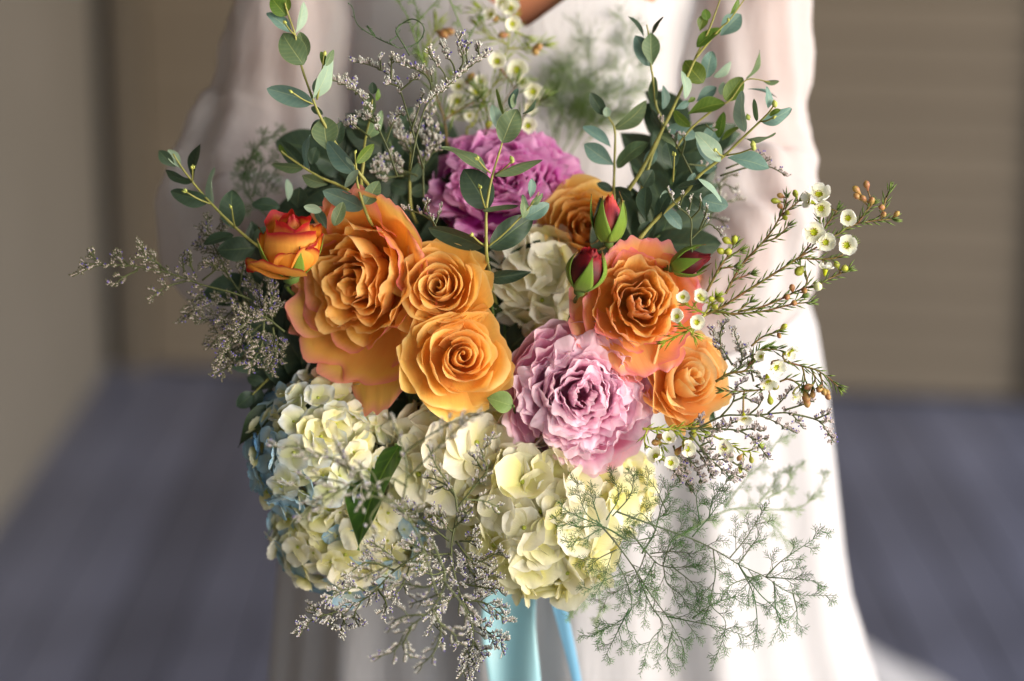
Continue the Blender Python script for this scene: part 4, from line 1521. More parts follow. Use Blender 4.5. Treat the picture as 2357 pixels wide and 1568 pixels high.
# ---- hydrangeas
def pick_left(x, y, rg):
    r = rg.random()
    if x < -.6:
        return 'hyd_deep' if r < .15 else ('hyd_blue' if r < .8 else 'hyd_yellow')
    if x < -.1:
        return 'hyd_blue' if r < .3 else ('hyd_white' if r < .85 else 'hyd_yellow')
    return 'hyd_cream' if r < .4 else ('hyd_white' if r < .8 else 'hyd_yellow')
def pick_cream(x, y, rg):
    return 'hyd_cream' if rg.random() < .8 else 'hyd_yellow'
def pick_low(x, y, rg):
    r = rg.random()
    return 'hyd_yellow' if r < .45 else ('hyd_cream' if r < .8 else 'hyd_blue')
make_hyd('white and pale blue hydrangea head below the large orange rose', 745, 1030, .075, 158, 165, 150, 39, pick_left, 21, n=150, tilt=.28, axis=(-.1, 0, 1))
make_hyd('yellow-green and blue hydrangea head, lowest on the left, half hidden by blurred limonium', 800, 1225, .095, 168, 134, 130, 39, pick_low, 22, n=120, tilt=.28, axis=(0, -.1, 1))
make_hyd('cream hydrangea head between the lower peach rose and the blurred limonium', 1060, 1050, .075, 150, 140, 120, 68, pick_cream, 23, n=58, tilt=.40)
make_hyd('pale yellow hydrangea head below the pink peony, the largest and lowest of the cream ones', 1255, 1185, .055, 160, 160, 150, 68, lambda x, y, r: ('hyd_cream' if y > -.2 and r.random() < .6 else 'hyd_yellow') if r.random() < .8 else 'hyd_cream', 24, n=80, tilt=.38, axis=(.05, -.05, 1))
make_hyd('cream hydrangea head deep in the middle, between the peach roses and the dark red rosebud', 1235, 655, .098, 96, 100, 60, 60, pick_cream, 25, n=36, tilt=.35)
make_hyd('shaded yellow hydrangea head behind the fern, at the right under the pink peony', 1390, 1120, .10, 95, 95, 70, 52, lambda x, y, r: 'hyd_yellow' if r.random() < .5 else 'hyd_cream', 26, n=36, tilt=.35)

# ---- free leaves
lone_leaf('hydrangea_leaf', 'toothed green hydrangea leaf between the two left hydrangea heads, behind limonium', 'j', 1330, 680, 960, 1560, 420, .035, 'leaf_hyd', 1, HYD_LEAF, .75)
lone_leaf('hydrangea_leaf', 'dark curved leaf sticking out to the left above the blue hydrangea', 'j', 420, 280, -20, 690, 190, .06, 'leaf_rose', 2, HYD_LEAF, .5)
lone_leaf('rose_leaf', 'small light green leaf between the lower peach rose and the pink peony', 'd', 1980, 1500, 1800, 1450, 150, .0, 'leaf_light', 3, ROSE_LEAF, .3)
lone_leaf('rose_leaf', 'dark grey leaf lying before the cream hydrangea, right of the upper peach rose', 'd', 1795, 640, 2100, 590, 95, .02, 'leaf_d', 4, ROSE_LEAF, .2)

# ---- eucalyptus
euc('tall eucalyptus sprig reaching the top edge on the left', [[(1940, 20), (1960, 90), (2010, 240), (2050, 440), (2140, 700), (2200, 830), (2300, 1000), (2500, 1250)], [(2205, 380), (2190, 520), (2160, 680)]],
    [(1950, 110, 1850, -20, 115, 'o'), (1960, 80, 1950, -30, 60, 'o'), (1985, 215, 1825, 75, 85, 'b'), (2020, 230, 2080, 15, 55, 'p'), (2065, 440, 1925, 222, 180, 'g', -.004), (2085, 390, 2045, 215, 95, 'g', .006),
     (2130, 700, 1822, 590, 130, 'b'), (2150, 685, 2285, 370, 78, 'p', -.004), (2145, 640, 2170, 530, 60, 'p', .004), (2218, 450, 2272, 340, 45, 'g'), (2212, 450, 2188, 350, 45, 'o'),
     (2220, 820, 2120, 930, 110, 'd', .008), (2235, 1030, 2205, 795, 185, 'g', -.004), (2280, 1000, 2330, 830, 90, 'd', .01), (2120, 730, 2200, 780, 50, 'd', .006)],
    .02, 0.0, 101, twigs=[(2130, 710, 1990, 630), (2010, 240, 1945, 165)], fr='a', buds=[(2208, 365, 30)])
euc('eucalyptus sprig reaching out to the far left', [[(1180, 1050), (1230, 1130), (1310, 1240), (1440, 1390), (1590, 1540), (1760, 1680), (1960, 1800)]],
    [(1195, 1140, 1078, 1028, 85, 'd'), (1235, 1150, 1145, 1018, 75, 'p'), (1310, 1225, 1350, 978, 85, 'd'), (1305, 1252, 1118, 1172, 62, 'd'), (1435, 1395, 1442, 1140, 60, 'p'),
     (1425, 1378, 1158, 1312, 115, 'd'), (1590, 1560, 1580, 1295, 180, 'd', .003), (1590, 1600, 1380, 1660, 80, 'd'), (1740, 1690, 1480, 1700, 170, 'd'), (1720, 1650, 1860, 1560, 110, 'd')],
    .05, .035, 102, twigs=[(1600, 1550, 1578, 1420), (1430, 1390, 1270, 1310), (1310, 1240, 1312, 1150)], fr='a')
euc('eucalyptus sprig just above the red-edged spray rose', [[(1915, 1030), (1950, 1060), (2080, 1150), (2190, 1215), (2300, 1260), (2420, 1340)]],
    [(2060, 1135, 1905, 965, 110, 'd', .004), (1950, 1062, 1895, 985, 38, 'o'), (2080, 1150, 2087, 918, 55, 'b'), (2068, 1150, 1852, 1130, 62, 'g'), (2230, 1262, 2055, 1205, 85, 'g'), (1965, 1375, 1960, 1220, 50, 'p', .02),
     (2030, 1420, 2040, 1280, 130, 'd', .03), (1905, 1410, 1712, 1385, 95, 'd', .02), (2120, 1120, 2160, 1000, 80, 'd', .01), (2190, 1215, 2110, 1100, 60, 'd', .01)],
    .05, .04, 103, twigs=[], fr='a')
euc('small eucalyptus sprig above the big orange rose, with one pale folded leaf', [[(90, 1030), (100, 1150), (110, 1260), (150, 1400), (200, 1520)]],
    [(100, 1112, 220, 983, 68, 'o'), (78, 1185, -105, 965, 125, 'b', .004), (118, 1160, 25, 1280, 62, 'p', -.006), (30, 1070, 82, 1130, 26, 'p'), (160, 1395, 262, 1240, 110, 'g'), (150, 1420, -120, 1290, 130, 'b', .006),
     (-50, 1540, 10, 1375, 90, 'g', -.006), (-135, 1440, -255, 1405, 62, 'p', .0), (-100, 1560, -180, 1420, 70, 'd', .01)],
    .015, -.005, 104, buds=[(88, 1035, 22)], fr='b')
euc('eucalyptus tip with three dark leaves beside the white limonium', [[(210, 680), (195, 800), (160, 960), (150, 1100), (140, 1300)]],
    [(195, 792, 190, 632, 88, 'g'), (215, 645, 215, 562, 62, 'd'), (242, 692, 258, 605, 32, 'o'), (180, 945, 292, 763, 75, 'g'), (160, 960, 60, 800, 60, 'd', .01)],
    .06, .03, 105, fr='b')
euc('blurred dark eucalyptus tip left of the magenta peony', [[(470, 900), (470, 1060), (465, 1280), (480, 1450)]],
    [(470, 1065, 470, 870, 100, 'd'), (445, 1220, 328, 1045, 48, 'g'), (470, 1240, 560, 1090, 70, 'd'), (465, 1300, 330, 1250, 110, 'd'), (470, 1320, 600, 1280, 90, 'd')],
    .10, .08, 106, fr='b')
euc('upright eucalyptus sprig standing in front of the magenta peony', [[(1130, 760), (1095, 970), (1030, 1190), (990, 1400), (985, 1568), (990, 1760)], [(1345, 1310), (1290, 1400), (1220, 1480), (1100, 1600), (1000, 1680)]],
    [(1095, 972, 1200, 742, 170, 'g', -.004), (1075, 905, 1030, 712, 85, 'p', .003), (1110, 785, 1065, 600, 24, 'o'), (1150, 745, 1195, 602, 58, 'b'), (1165, 740, 1172, 640, 42, 'g', -.004), (1240, 785, 1337, 680, 22, 'd'),
     (1010, 1172, 700, 970, 84, 'g'), (1040, 1192, 1365, 1078, 55, 'g'), (1005, 1420, 830, 1155, 225, 'd', .006), (962, 1447, 1210, 1418, 45, 'g', -.006),
     (1245, 1492, 1250, 1325, 58, 'g', -.004), (1252, 1486, 1420, 1390, 105, 'b'), (1288, 1352, 1300, 1215, 58, 'b'), (1288, 1402, 1378, 1328, 42, 'g'),
     (1015, 1690, 1310, 1478, 185, 'd', .004), (965, 1680, 600, 1535, 120, 'd', .006)],
    .0, -.012, 107, buds=[(1168, 1082, 34)], twigs=[(980, 1420, 942, 1285), (1015, 1180, 930, 1090), (1050, 1190, 1150, 1110), (985, 1680, 895, 1610)], fr='b', r0=.0022)
euc('eucalyptus sprig with broad dark leaves above the blurred orange rose', [[(1800, 750), (1820, 800), (1862, 890), (1860, 1100), (1855, 1280), (1850, 1450)]],
    [(1788, 785, 1700, 632, 92, 'd'), (1808, 800, 1808, 728, 56, 'p', -.004), (1868, 892, 2095, 700, 100, 'g'), (1840, 1000, 1648, 855, 88, 'b'), (1855, 1125, 1652, 985, 130, 'b', -.003), (1868, 1130, 2082, 955, 105, 'g'), (1850, 1290, 1990, 1330, 70, 'd'), (1850, 1300, 1740, 1250, 60, 'd')],
    .07, .05, 108, fr='b')
euc('eucalyptus tip with two upright leaves like ears above a heart-shaped pair', [[(360, 170), (375, 260), (390, 460), (400, 520), (425, 720), (470, 860), (400, 1050), (330, 1270)]],
    [(345, 250, 243, 108, 42, 'd'), (395, 235, 468, 112, 28, 'd'), (385, 452, 290, 240, 130, 'b', .002), (398, 445, 385, 225, 125, 'g', -.003), (408, 700, 408, 525, 62, 'g'), (478, 745, 485, 580, 60, 'b', .004), (460, 885, 385, 750, 50, 'd')],
    .06, .05, 109, fr='c')
euc('tallest eucalyptus branch on the right, running up out of the picture', [[(880, -60), (790, 190), (700, 380), (600, 600), (500, 820), (330, 1150), (240, 1290), (150, 1450)], [(1080, -80), (930, 130), (870, 185), (780, 290), (690, 400)], [(1200, 560), (1040, 545), (930, 680), (800, 760), (640, 900), (500, 1100)]],
    [(770, 140, 762, 62, 66, 'o'), (722, 212, 755, 98, 75, 'o'), (928, 105, 992, -5, 42, 'o'), (862, 245, 1000, 95, 135, 'b', .02), (698, 315, 864, 185, 85, 'o', -.004), (745, 565, 620, 410, 150, 'o'), (632, 672, 612, 475, 66, 'p', -.006),
     (765, 530, 810, 345, 110, 'b', .01), (822, 530, 945, 430, 56, 'p', .02), (890, 685, 1018, 535, 130, 'o'), (1050, 545, 1147, 352, 38, 'g'), (1155, 560, 1265, 560, 34, 'g'), (1050, 600, 1252, 655, 20, 'b'), (700, 690, 835, 590, 86, 'b', .01), (868, 650, 882, 560, 58, 'p', .01),
     (640, 772, 897, 690, 112, 'o'), (542, 758, 652, 872, 66, 'o'), (560, 745, 655, 690, 50, 'b'), (640, 700, 692, 665, 36, 'o'), (850, 942, 880, 762, 66, 'o'), (868, 955, 990, 860, 38, 'o'), (500, 870, 700, 930, 110, 'b', .01), (760, 1000, 850, 850, 120, 'b', .012), (690, 1130, 840, 1150, 100, 'b', .012), (590, 860, 560, 1000, 100, 'b', .015), (350, 1140, 430, 1010, 80, 'b', .01), (560, 1000, 440, 900, 60, 'g', .01)],
    .06, .035, 110, fr='c', r0=.003, buds=[(920, 135, 22)])
euc('eucalyptus branch on the right in front, with blue leaves and yellow buds', [[(1240, 700), (1190, 770), (1120, 840), (1010, 945), (880, 1070), (720, 1195), (620, 1320), (420, 1500), (260, 1700)]],
    [(1195, 742, 1190, 590, 54, 'b'), (1195, 787, 1272, 742, 38, 'o', -.004), (1145, 842, 1357, 755, 90, 'b'), (1115, 828, 1100, 672, 30, 'g'), (1015, 905, 992, 620, 72, 'p'), (1030, 962, 1242, 933, 25, 'g'), (872, 1100, 705, 893, 125, 'p', -.004), (912, 1070, 1198, 1135, 130, 'b', -.002),
     (835, 1140, 705, 940, 110, 'b', .01), (765, 1240, 568, 1290, 80, 'd'), (712, 1212, 877, 1372, 48, 'p', -.004), (738, 1365, 917, 1400, 125, 'b', .012), (500, 1435, 490, 1298, 92, 'p', .004), (535, 1150, 500, 970, 118, 'd', .004), (352, 1500, 350, 1258, 108, 'd'),
     (420, 1500, 515, 1300, 88, 'd'), (330, 1275, 402, 1160, 100, 'd'), (620, 1340, 740, 1440, 90, 'd', .01), (240, 1360, 180, 1290, 90, 'd', .01), (400, 1520, 300, 1600, 80, 'd'), (640, 1300, 690, 1180, 70, 'b', .01), (480, 1420, 600, 1560, 90, 'b', .015)],
    .03, -.006, 111, fr='c', r0=.0026, buds=[(1238, 708, 42), (1058, 798, 36), (1088, 985, 42), (1090, 1010, 30)], twigs=[(880, 1065, 835, 1030), (905, 1060, 1075, 1015), (540, 1240, 548, 1065), (1140, 830, 1215, 805)])
# filler sprigs deep inside the bouquet
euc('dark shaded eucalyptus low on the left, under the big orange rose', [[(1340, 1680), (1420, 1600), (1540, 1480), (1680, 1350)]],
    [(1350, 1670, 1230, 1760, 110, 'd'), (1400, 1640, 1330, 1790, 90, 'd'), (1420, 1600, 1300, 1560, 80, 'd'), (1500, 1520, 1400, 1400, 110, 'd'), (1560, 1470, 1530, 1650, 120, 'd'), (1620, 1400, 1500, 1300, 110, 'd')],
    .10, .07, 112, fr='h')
# ---- waxflower
wax('longest waxflower sprig, ending at the far right with brown buds and white flowers', 'i',
    [[(420, 1140), (560, 1075), (720, 970), (960, 820), (1160, 690), (1290, 615), (1440, 520), (1600, 435), (1860, 400)], [(1160, 690), (1240, 590)], [(1160, 700), (1300, 710), (1460, 690), (1540, 600)], [(1290, 615), (1330, 500), (1380, 420), (1440, 340)], [(1600, 435), (1650, 360), (1700, 300)], [(1780, 400), (1810, 260), (1840, 190)], [(1330, 490), (1310, 420)]],
    [(1315, 320, 78, (.1, -.2, 1)), (1300, 215, 82, (.0, .5, .8)), (1230, 265, 55, (-.8, .3, .4)), (1525, 395, 70, (-.15, .1, 1)), (1262, 500, 78, (.0, -.1, 1)), (1352, 580, 78, (.05, -.05, 1)), (1512, 605, 82, (.1, .1, 1)), (1350, 790, 60, (.1, 1, .1))],
    [(1588, 175, 52), (1667, 138, 50), (1592, 228, 46), (1642, 243, 44), (1706, 262, 50), (1784, 312, 50), (1796, 365, 46), (1897, 362, 42)], -.006, 201)
wax('steep waxflower sprig with small olive buds at its tip, left of the longest one', 'i',
    [[(585, 975), (640, 870), (720, 740), (870, 580), (960, 460), (1040, 300), (1050, 240)], [(870, 580), (980, 540), (1060, 460)], [(650, 870), (770, 825)], [(1000, 380), (1080, 320), (1140, 270)]], [],
    [(1005, 222, 44, 'brown'), (1120, 206, 46, 'green'), (965, 262, 50, 'green'), (1002, 302, 42), (1040, 390, 40, 'green'), (1056, 352, 40, 'green')], .0, 202)
wax('short waxflower sprig crowned by four olive-brown buds, beside the slim crimson rosebud', 'i',
    [[(440, 960), (540, 770), (600, 690), (650, 600)], [(540, 780), (640, 770)], [(600, 690), (690, 650)]], [],
    [(592, 566, 56, 'green'), (653, 557, 52, 'green'), (550, 648, 54, 'green'), (606, 652, 56, 'green')], -.006, 203)
wax('waxflower sprig stretching level to the right with plum-brown buds, under the longest one', 'i',
    [[(430, 1130), (520, 1112), (650, 1130), (870, 1110), (1080, 1060), (1220, 1040)], [(700, 1110), (850, 1080), (1000, 1020), (1100, 970), (1200, 930), (1300, 900), (1400, 850), (1510, 800)], [(1200, 920), (1210, 850), (1160, 760)], [(1080, 1060), (1160, 1010)], [(680, 1110), (765, 1045)]], [],
    [(1095, 930, 48), (1188, 950, 48), (1056, 1000, 48), (1110, 1046, 48), (1500, 782, 54, 'green'), (1438, 752, 46, 'green'), (1150, 800, 72, 'green'), (1290, 918, 70, 'white')], -.002, 204)
wax('four round white waxflower cups lying on the pink-edged bright orange rose', 'i',
    [[(430, 1130), (380, 1180), (300, 1260), (210, 1300), (130, 1340)], [(430, 1130), (340, 1090), (290, 1060)], [(430, 1120), (470, 1060), (500, 1010)], [(300, 1250), (260, 1230)], [(300, 1250), (340, 1290)]],
    [(255, 1000, 54, (-.05, .1, 1)), (385, 998, 60, (.1, .25, 1)), (210, 1152, 58, (-.1, .25, 1)), (363, 1195, 60, (.1, .05, 1))],
    [(405, 1022, 52, 'green'), (476, 1015, 48, 'green'), (542, 1020, 50, 'green'), (500, 1075, 44, 'green')], -.03, 205, bright=True)
wax('waxflower sprig with side-turned bell flowers and a drooping tip of tan buds', 'm',
    [[(560, 560), (680, 490), (820, 460), (930, 300), (1000, 270)], [(820, 460), (920, 300), (1080, 290)], [(1000, 620), (840, 640), (640, 640)], [(1080, 380), (1160, 395), (1290, 430), (1400, 460), (1500, 520), (1590, 600)], [(1290, 430), (1310, 520), (1300, 590)], [(1370, 460), (1400, 540), (1380, 590)], [(1440, 490), (1460, 580), (1450, 600)], [(860, 260), (960, 180), (1080, 140)], [(1100, 560), (1180, 540), (1280, 590)]],
    [(1170, 330, 62, (.7, -.1, .6)), (1215, 290, 40, (.8, .6, .3)), (1068, 440, 72, (.5, -.35, .75)), (1000, 555, 72, (.1, -.75, .55)), (800, 870, 62, (.1, -.8, .5)), (1230, 680, 55, (.3, -.4, .7)), (945, 350, 45, (-.4, .2, .7))],
    [(1340, 605, 60), (1322, 690, 76), (1330, 740, 60), (1378, 668, 50), (1437, 622, 60), (1472, 645, 54), (1498, 650, 50), (1505, 685, 50), (1135, 96, 48, 'green'), (1095, 172, 40, 'brown'), (1060, 608, 52, 'green'), (990, 588, 42, 'green'), (960, 612, 46, 'green'), (1020, 720, 54, 'green')], .004, 206)
wax('waxflower sprig with white cups and olive buds just under the apricot rose', 'm',
    [[(-60, 960), (60, 960), (180, 960), (330, 940), (440, 960)], [(180, 960), (260, 1010), (300, 1060)], [(-20, 960), (-40, 1080), (60, 1180)], [(540, 1020), (680, 1090), (800, 1150), (900, 1120)], [(60, 970), (100, 1100)], [(330, 940), (400, 1000)]],
    [(55, 1195, 66, (-.25, .45, .8)), (178, 1248, 66, (.1, .15, 1)), (165, 1050, 58, (-.1, .6, .8)), (320, 1130, 62, (.4, .1, .9)), (630, 1120, 64, (.1, -.1, 1)), (660, 1190, 50, (.3, -.5, .7))],
    [(85, 1025, 58), (52, 1075, 60), (372, 968, 54, 'green'), (298, 1078, 56, 'green'), (355, 1042, 46, 'green'), (240, 1150, 56), (860, 1222, 44, 'green'), (762, 1305, 50, 'green'), (760, 1205, 46), (380, 1010, 40, 'green')], .004, 207, bright=True)
wax('blurred waxflower sprig high in the middle behind the white limonium', 'b',
    [[(860, 1000), (900, 850), (960, 700), (1050, 560), (1130, 330), (1160, 100), (1150, -40)], [(960, 720), (860, 620), (780, 560)], [(1050, 560), (1200, 520), (1300, 600)], [(1130, 330), (1260, 330), (1350, 310)], [(1130, 300), (1000, 240), (960, 190)], [(560, 440), (600, 300), (640, 180)], [(900, 850), (800, 780)], [(1140, 150), (1040, 120), (960, 80)], [(1160, 200), (1230, 250)]],
    [(800, 590, 60, (-.1, .2, 1)), (918, 625, 58, (.2, 0, 1)), (790, 690, 70, (-.1, -.2, 1)), (760, 760, 50, (-.2, -.4, 1)), (872, 790, 44, (.3, -.1, 1)), (1155, 60, 60, (-.1, .1, 1)), (1165, 165, 66, (.2, -.1, 1)), (1195, 480, 68, (0, 0, 1)), (1305, 625, 66, (.2, 0, 1)), (1100, 25, 50, (-.3, .1, 1)), (1230, 560, 46, (.1, -.2, 1)), (950, 560, 50, (.1, .4, 1)), (1280, 740, 50, (.2, -.2, 1)), (1020, 100, 46, (-.4, .2, .9))],
    [(690, 235, 60), (735, 215, 54), (880, 530, 54), (1345, 320, 50), (1050, 130, 46), (1100, 240, 50), (1320, 350, 50)], .16, 208, bright=True, bind=True, nl=1.9)
wax('blurred waxflower foliage behind the magenta peony, left of the pale grass', 'b',
    [[(720, 1000), (700, 820), (640, 640), (560, 440)], [(700, 820), (820, 740), (900, 700)], [(1060, 900), (1100, 720), (1180, 600)], [(980, 960), (1000, 800), (940, 640)], [(1200, 900), (1260, 760), (1340, 700)]], [(1060, 420, 60), (1270, 860, 54)], [(1000, 850, 50, 'green')], .13, 209, nl=2.2)

# ---- limonium
limo('crisp white-tipped limonium sprig over the eucalyptus at the upper middle', 'b',
     [[(470, 1150), (520, 900), (590, 700), (720, 590), (870, 460), (1030, 345)], [(600, 690), (610, 580), (560, 500), (460, 455), (345, 405)], [(720, 590), (700, 500), (620, 400), (590, 330)], [(780, 530), (760, 440), (700, 350), (690, 280)], [(770, 520), (830, 420), (800, 300), (820, 230)], [(620, 560), (610, 480)], [(860, 450), (850, 360), (860, 300)], [(940, 400), (930, 310)]],
     .008, 301, L=(34, 60), size=.0037, start=.42, spread=.8, density=1.35)
limo('white limonium sprig arching to the left above the small eucalyptus tip', 'b',
     [[(560, 1150), (480, 880), (400, 620), (330, 520), (220, 455), (60, 412)], [(480, 880), (540, 700), (560, 620)], [(400, 620), (470, 560), (520, 520)], [(340, 540), (340, 450), (345, 390)], [(270, 480), (262, 380)], [(390, 590), (300, 560)]],
     .018, 302, L=(30, 55), size=.0036, start=.5, spread=.8, density=1.2)
limo('white limonium sprig low between the two small eucalyptus sprigs', 'b',
     [[(380, 1200), (300, 980), (160, 700), (60, 600), (-120, 520)], [(200, 940), (120, 880), (40, 850), (-20, 880)], [(120, 880), (60, 830)], [(100, 650), (90, 560)], [(40, 590), (20, 530)], [(300, 980), (370, 800), (440, 780)], [(240, 850), (160, 800), (110, 790)]],
     .035, 303, L=(34, 60), size=.0036, start=.35, density=1.2)
limo('blurred limonium sprig deep behind the eucalyptus, left of the magenta peony', 'b',
     [[(560, 1350), (560, 1100), (620, 950), (600, 760), (640, 690)], [(560, 1100), (440, 980), (360, 850), (340, 820)], [(560, 1100), (640, 1020), (650, 960)], [(520, 1200), (400, 1150), (320, 1060)], [(560, 1000), (500, 850), (480, 790)], [(600, 1000), (580, 900)], [(480, 1050), (420, 940)], [(420, 1200), (300, 1200), (240, 1100)]],
     .08, 304, L=(60, 110), size=.0034, start=.25, density=1.0)
limo('tiny limonium tip on the upper edge of the large orange rose', 'd',
     [[(1480, 330), (1430, 240), (1390, 170), (1370, 110)], [(1430, 240), (1340, 190), (1220, 155)], [(1450, 260), (1480, 180), (1490, 130)], [(1380, 180), (1400, 100)]],
     .02, 305, L=(22, 40), size=.0028, start=.3, sub=False)
limo('long dull limonium sprig reaching to the far left edge of the bouquet', 'h',
     [[(1500, 1140), (1280, 1010), (1000, 930), (770, 850), (500, 800), (290, 800), (110, 875)], [(770, 850), (660, 750), (600, 700), (545, 615)], [(500, 800), (440, 740), (400, 720)], [(330, 800), (260, 740), (230, 705)], [(560, 830), (460, 880), (385, 945)], [(900, 900), (740, 950), (635, 1035)], [(880, 870), (870, 800), (865, 735)], [(960, 880), (920, 790), (915, 715)], [(720, 840), (690, 780), (560, 735)], [(300, 790), (200, 790), (170, 820)], [(1000, 900), (1090, 820), (1020, 770)]],
     .05, 306, L=(40, 80), tone='lim_dull', size=.003, start=.35, density=.85, bind=False, off_end=.035)
limo('dull limonium sprig hanging to the lower left under the long one', 'h',
     [[(1500, 1150), (1250, 1050), (1080, 1050), (930, 1110), (830, 1195)], [(1250, 1050), (1150, 1150), (1000, 1170), (945, 1190)], [(1300, 1150), (1180, 1250), (1110, 1290), (1030, 1375)], [(1080, 1050), (980, 1000), (940, 1050)], [(1350, 1100), (1250, 1200), (1090, 1180)], [(1400, 1200), (1250, 1330), (1100, 1500)], [(1350, 1300), (1250, 1450), (1060, 1550)]],
     .07, 307, L=(50, 100), tone='lim_dull', size=.003, start=.2, density=1.2, off_end=.05)
limo('dull limonium sprig standing up beside the far left eucalyptus', 'h',
     [[(1350, 1100), (1200, 900), (1120, 750), (1040, 560), (1035, 450)], [(1120, 750), (1030, 690), (945, 650)], [(1060, 600), (990, 580)], [(1180, 860), (1090, 800), (990, 800)], [(1250, 960), (1280, 800), (1300, 700)], [(1060, 620), (1130, 560), (1150, 500)]],
     .06, 308, L=(40, 90), tone='lim_dull', size=.003, start=.3, density=1.1)
limo('dull limonium sprig filling the shade left of the large orange rose', 'h',
     [[(1560, 1250), (1420, 1150), (1300, 1180), (1180, 1320), (1120, 1480)], [(1420, 1150), (1380, 1000), (1300, 900)], [(1420, 1160), (1480, 1020), (1450, 900)], [(1350, 1160), (1200, 1080)], [(1420, 1180), (1400, 1350), (1300, 1500)], [(1300, 1180), (1260, 1330)], [(1480, 1220), (1500, 1400), (1440, 1520)], [(1450, 1150), (1520, 1080)]],
     .04, 309, L=(50, 110), tone='lim_dull', size=.003, start=.1, density=1.5)
# lower middle
limo('crisp limonium spray hanging in the lower middle, over the ribbon', 'g',
     [[(1110, 800), (1090, 960), (1130, 1150), (1190, 1300), (1180, 1460), (1120, 1560)], [(1110, 900), (1200, 1000), (1300, 960), (1338, 955)], [(1130, 1100), (1230, 1120), (1330, 1130)], [(1150, 1180), (1260, 1200), (1360, 1285)], [(1180, 1290), (1260, 1330), (1340, 1395)], [(1190, 1380), (1250, 1460)], [(1080, 900), (980, 820), (900, 760), (835, 740)], [(1100, 860), (1040, 800), (1000, 760)], [(1100, 840), (1160, 780), (1150, 750)], [(1090, 960), (960, 960), (880, 900)], [(1100, 1020), (1000, 1060), (900, 1010)], [(1130, 1150), (1040, 1200), (1000, 1280), (1060, 1350)], [(1130, 900), (1220, 900)], [(1190, 1300), (1160, 1400), (1210, 1500)], [(1150, 1000), (1220, 1080), (1300, 1060)]],
     .012, 310, L=(50, 95), size=.0026, start=.15, density=1.05, up=(0, .3), off_end=-.005)
limo('limonium spray trailing down to the lower left across the hydrangeas', 'g',
     [[(960, 950), (820, 1040), (700, 1160), (560, 1230), (440, 1270), (335, 1345)], [(820, 1040), (700, 1000), (610, 1050), (590, 1100)], [(700, 1160), (640, 1120), (540, 1150), (480, 1195)], [(560, 1230), (580, 1290), (560, 1325)], [(740, 1130), (780, 1200), (760, 1270)], [(470, 1265), (440, 1230), (435, 1215)], [(640, 1200), (630, 1260), (650, 1310)], [(860, 1020), (780, 950), (700, 900)], [(520, 1240), (500, 1310)], [(900, 1000), (850, 1120), (790, 1180)]],
     .0, 311, L=(40, 80), size=.0026, start=.25, up=(0, .3), density=.95, off_end=-.02)
limo('blurred limonium spray nearest to the viewer, pale over the hydrangeas', 'g',
     [[(1020, 1150), (960, 950), (880, 780), (760, 680), (640, 600), (520, 400)], [(880, 780), (760, 700), (600, 660), (480, 640)], [(760, 680), (700, 560), (600, 560), (560, 480)], [(860, 700), (880, 560), (840, 400), (790, 290)], [(880, 600), (980, 500), (1080, 400), (1170, 320)], [(760, 700), (700, 800), (740, 880)], [(640, 640), (480, 600), (380, 600), (300, 640)], [(560, 640), (450, 700), (360, 810)], [(620, 620), (500, 700), (450, 760)], [(700, 600), (400, 460), (210, 450)], [(840, 500), (950, 420), (1100, 330), (1240, 300)], [(880, 780), (960, 740)], [(640, 560), (520, 500), (340, 500)], [(880, 640), (800, 600), (720, 640), (640, 760)]],
     -.105, 312, L=(35, 75), size=.0027, start=.4, up=(0, .2), density=.6, off_end=-.12, sub=False)
limo('blurred pale limonium spray hanging nearest to the viewer at the bottom', 'g',
     [[(1000, 900), (1060, 1080), (1000, 1220), (880, 1320), (820, 1420), (705, 1460)], [(1000, 1220), (1040, 1320), (1000, 1440), (915, 1510)], [(1060, 1080), (960, 1120), (860, 1100), (780, 1100)], [(960, 1250), (860, 1260), (800, 1300)], [(1060, 1100), (1140, 1200), (1180, 1290)], [(1020, 1280), (1100, 1340), (1120, 1400)], [(900, 1310), (860, 1400), (900, 1460)], [(960, 1000), (840, 1000), (740, 1040), (640, 1090)], [(1060, 1040), (1000, 960), (860, 900)], [(1040, 1150), (960, 1180), (890, 1200)]],
     -.09, 313, L=(45, 85), size=.0027, start=.25, up=(0, .2), density=.65, off_end=-.08, sub=False)
limo('violet-specked limonium tips before the cream hydrangea, half sharp', 'g',
     [[(1120, 760), (1100, 660), (1030, 560), (1000, 500), (978, 440)], [(1120, 740), (1200, 640), (1260, 560), (1240, 480), (1300, 385)], [(1150, 700), (1250, 710), (1320, 740)], [(1120, 700), (1060, 640), (980, 670)], [(1080, 640), (1000, 600), (960, 600)], [(1240, 560), (1190, 490)]],
     -.04, 314, L=(30, 60), size=.0028, start=.25, up=(0, .3), density=.8, sub=False)
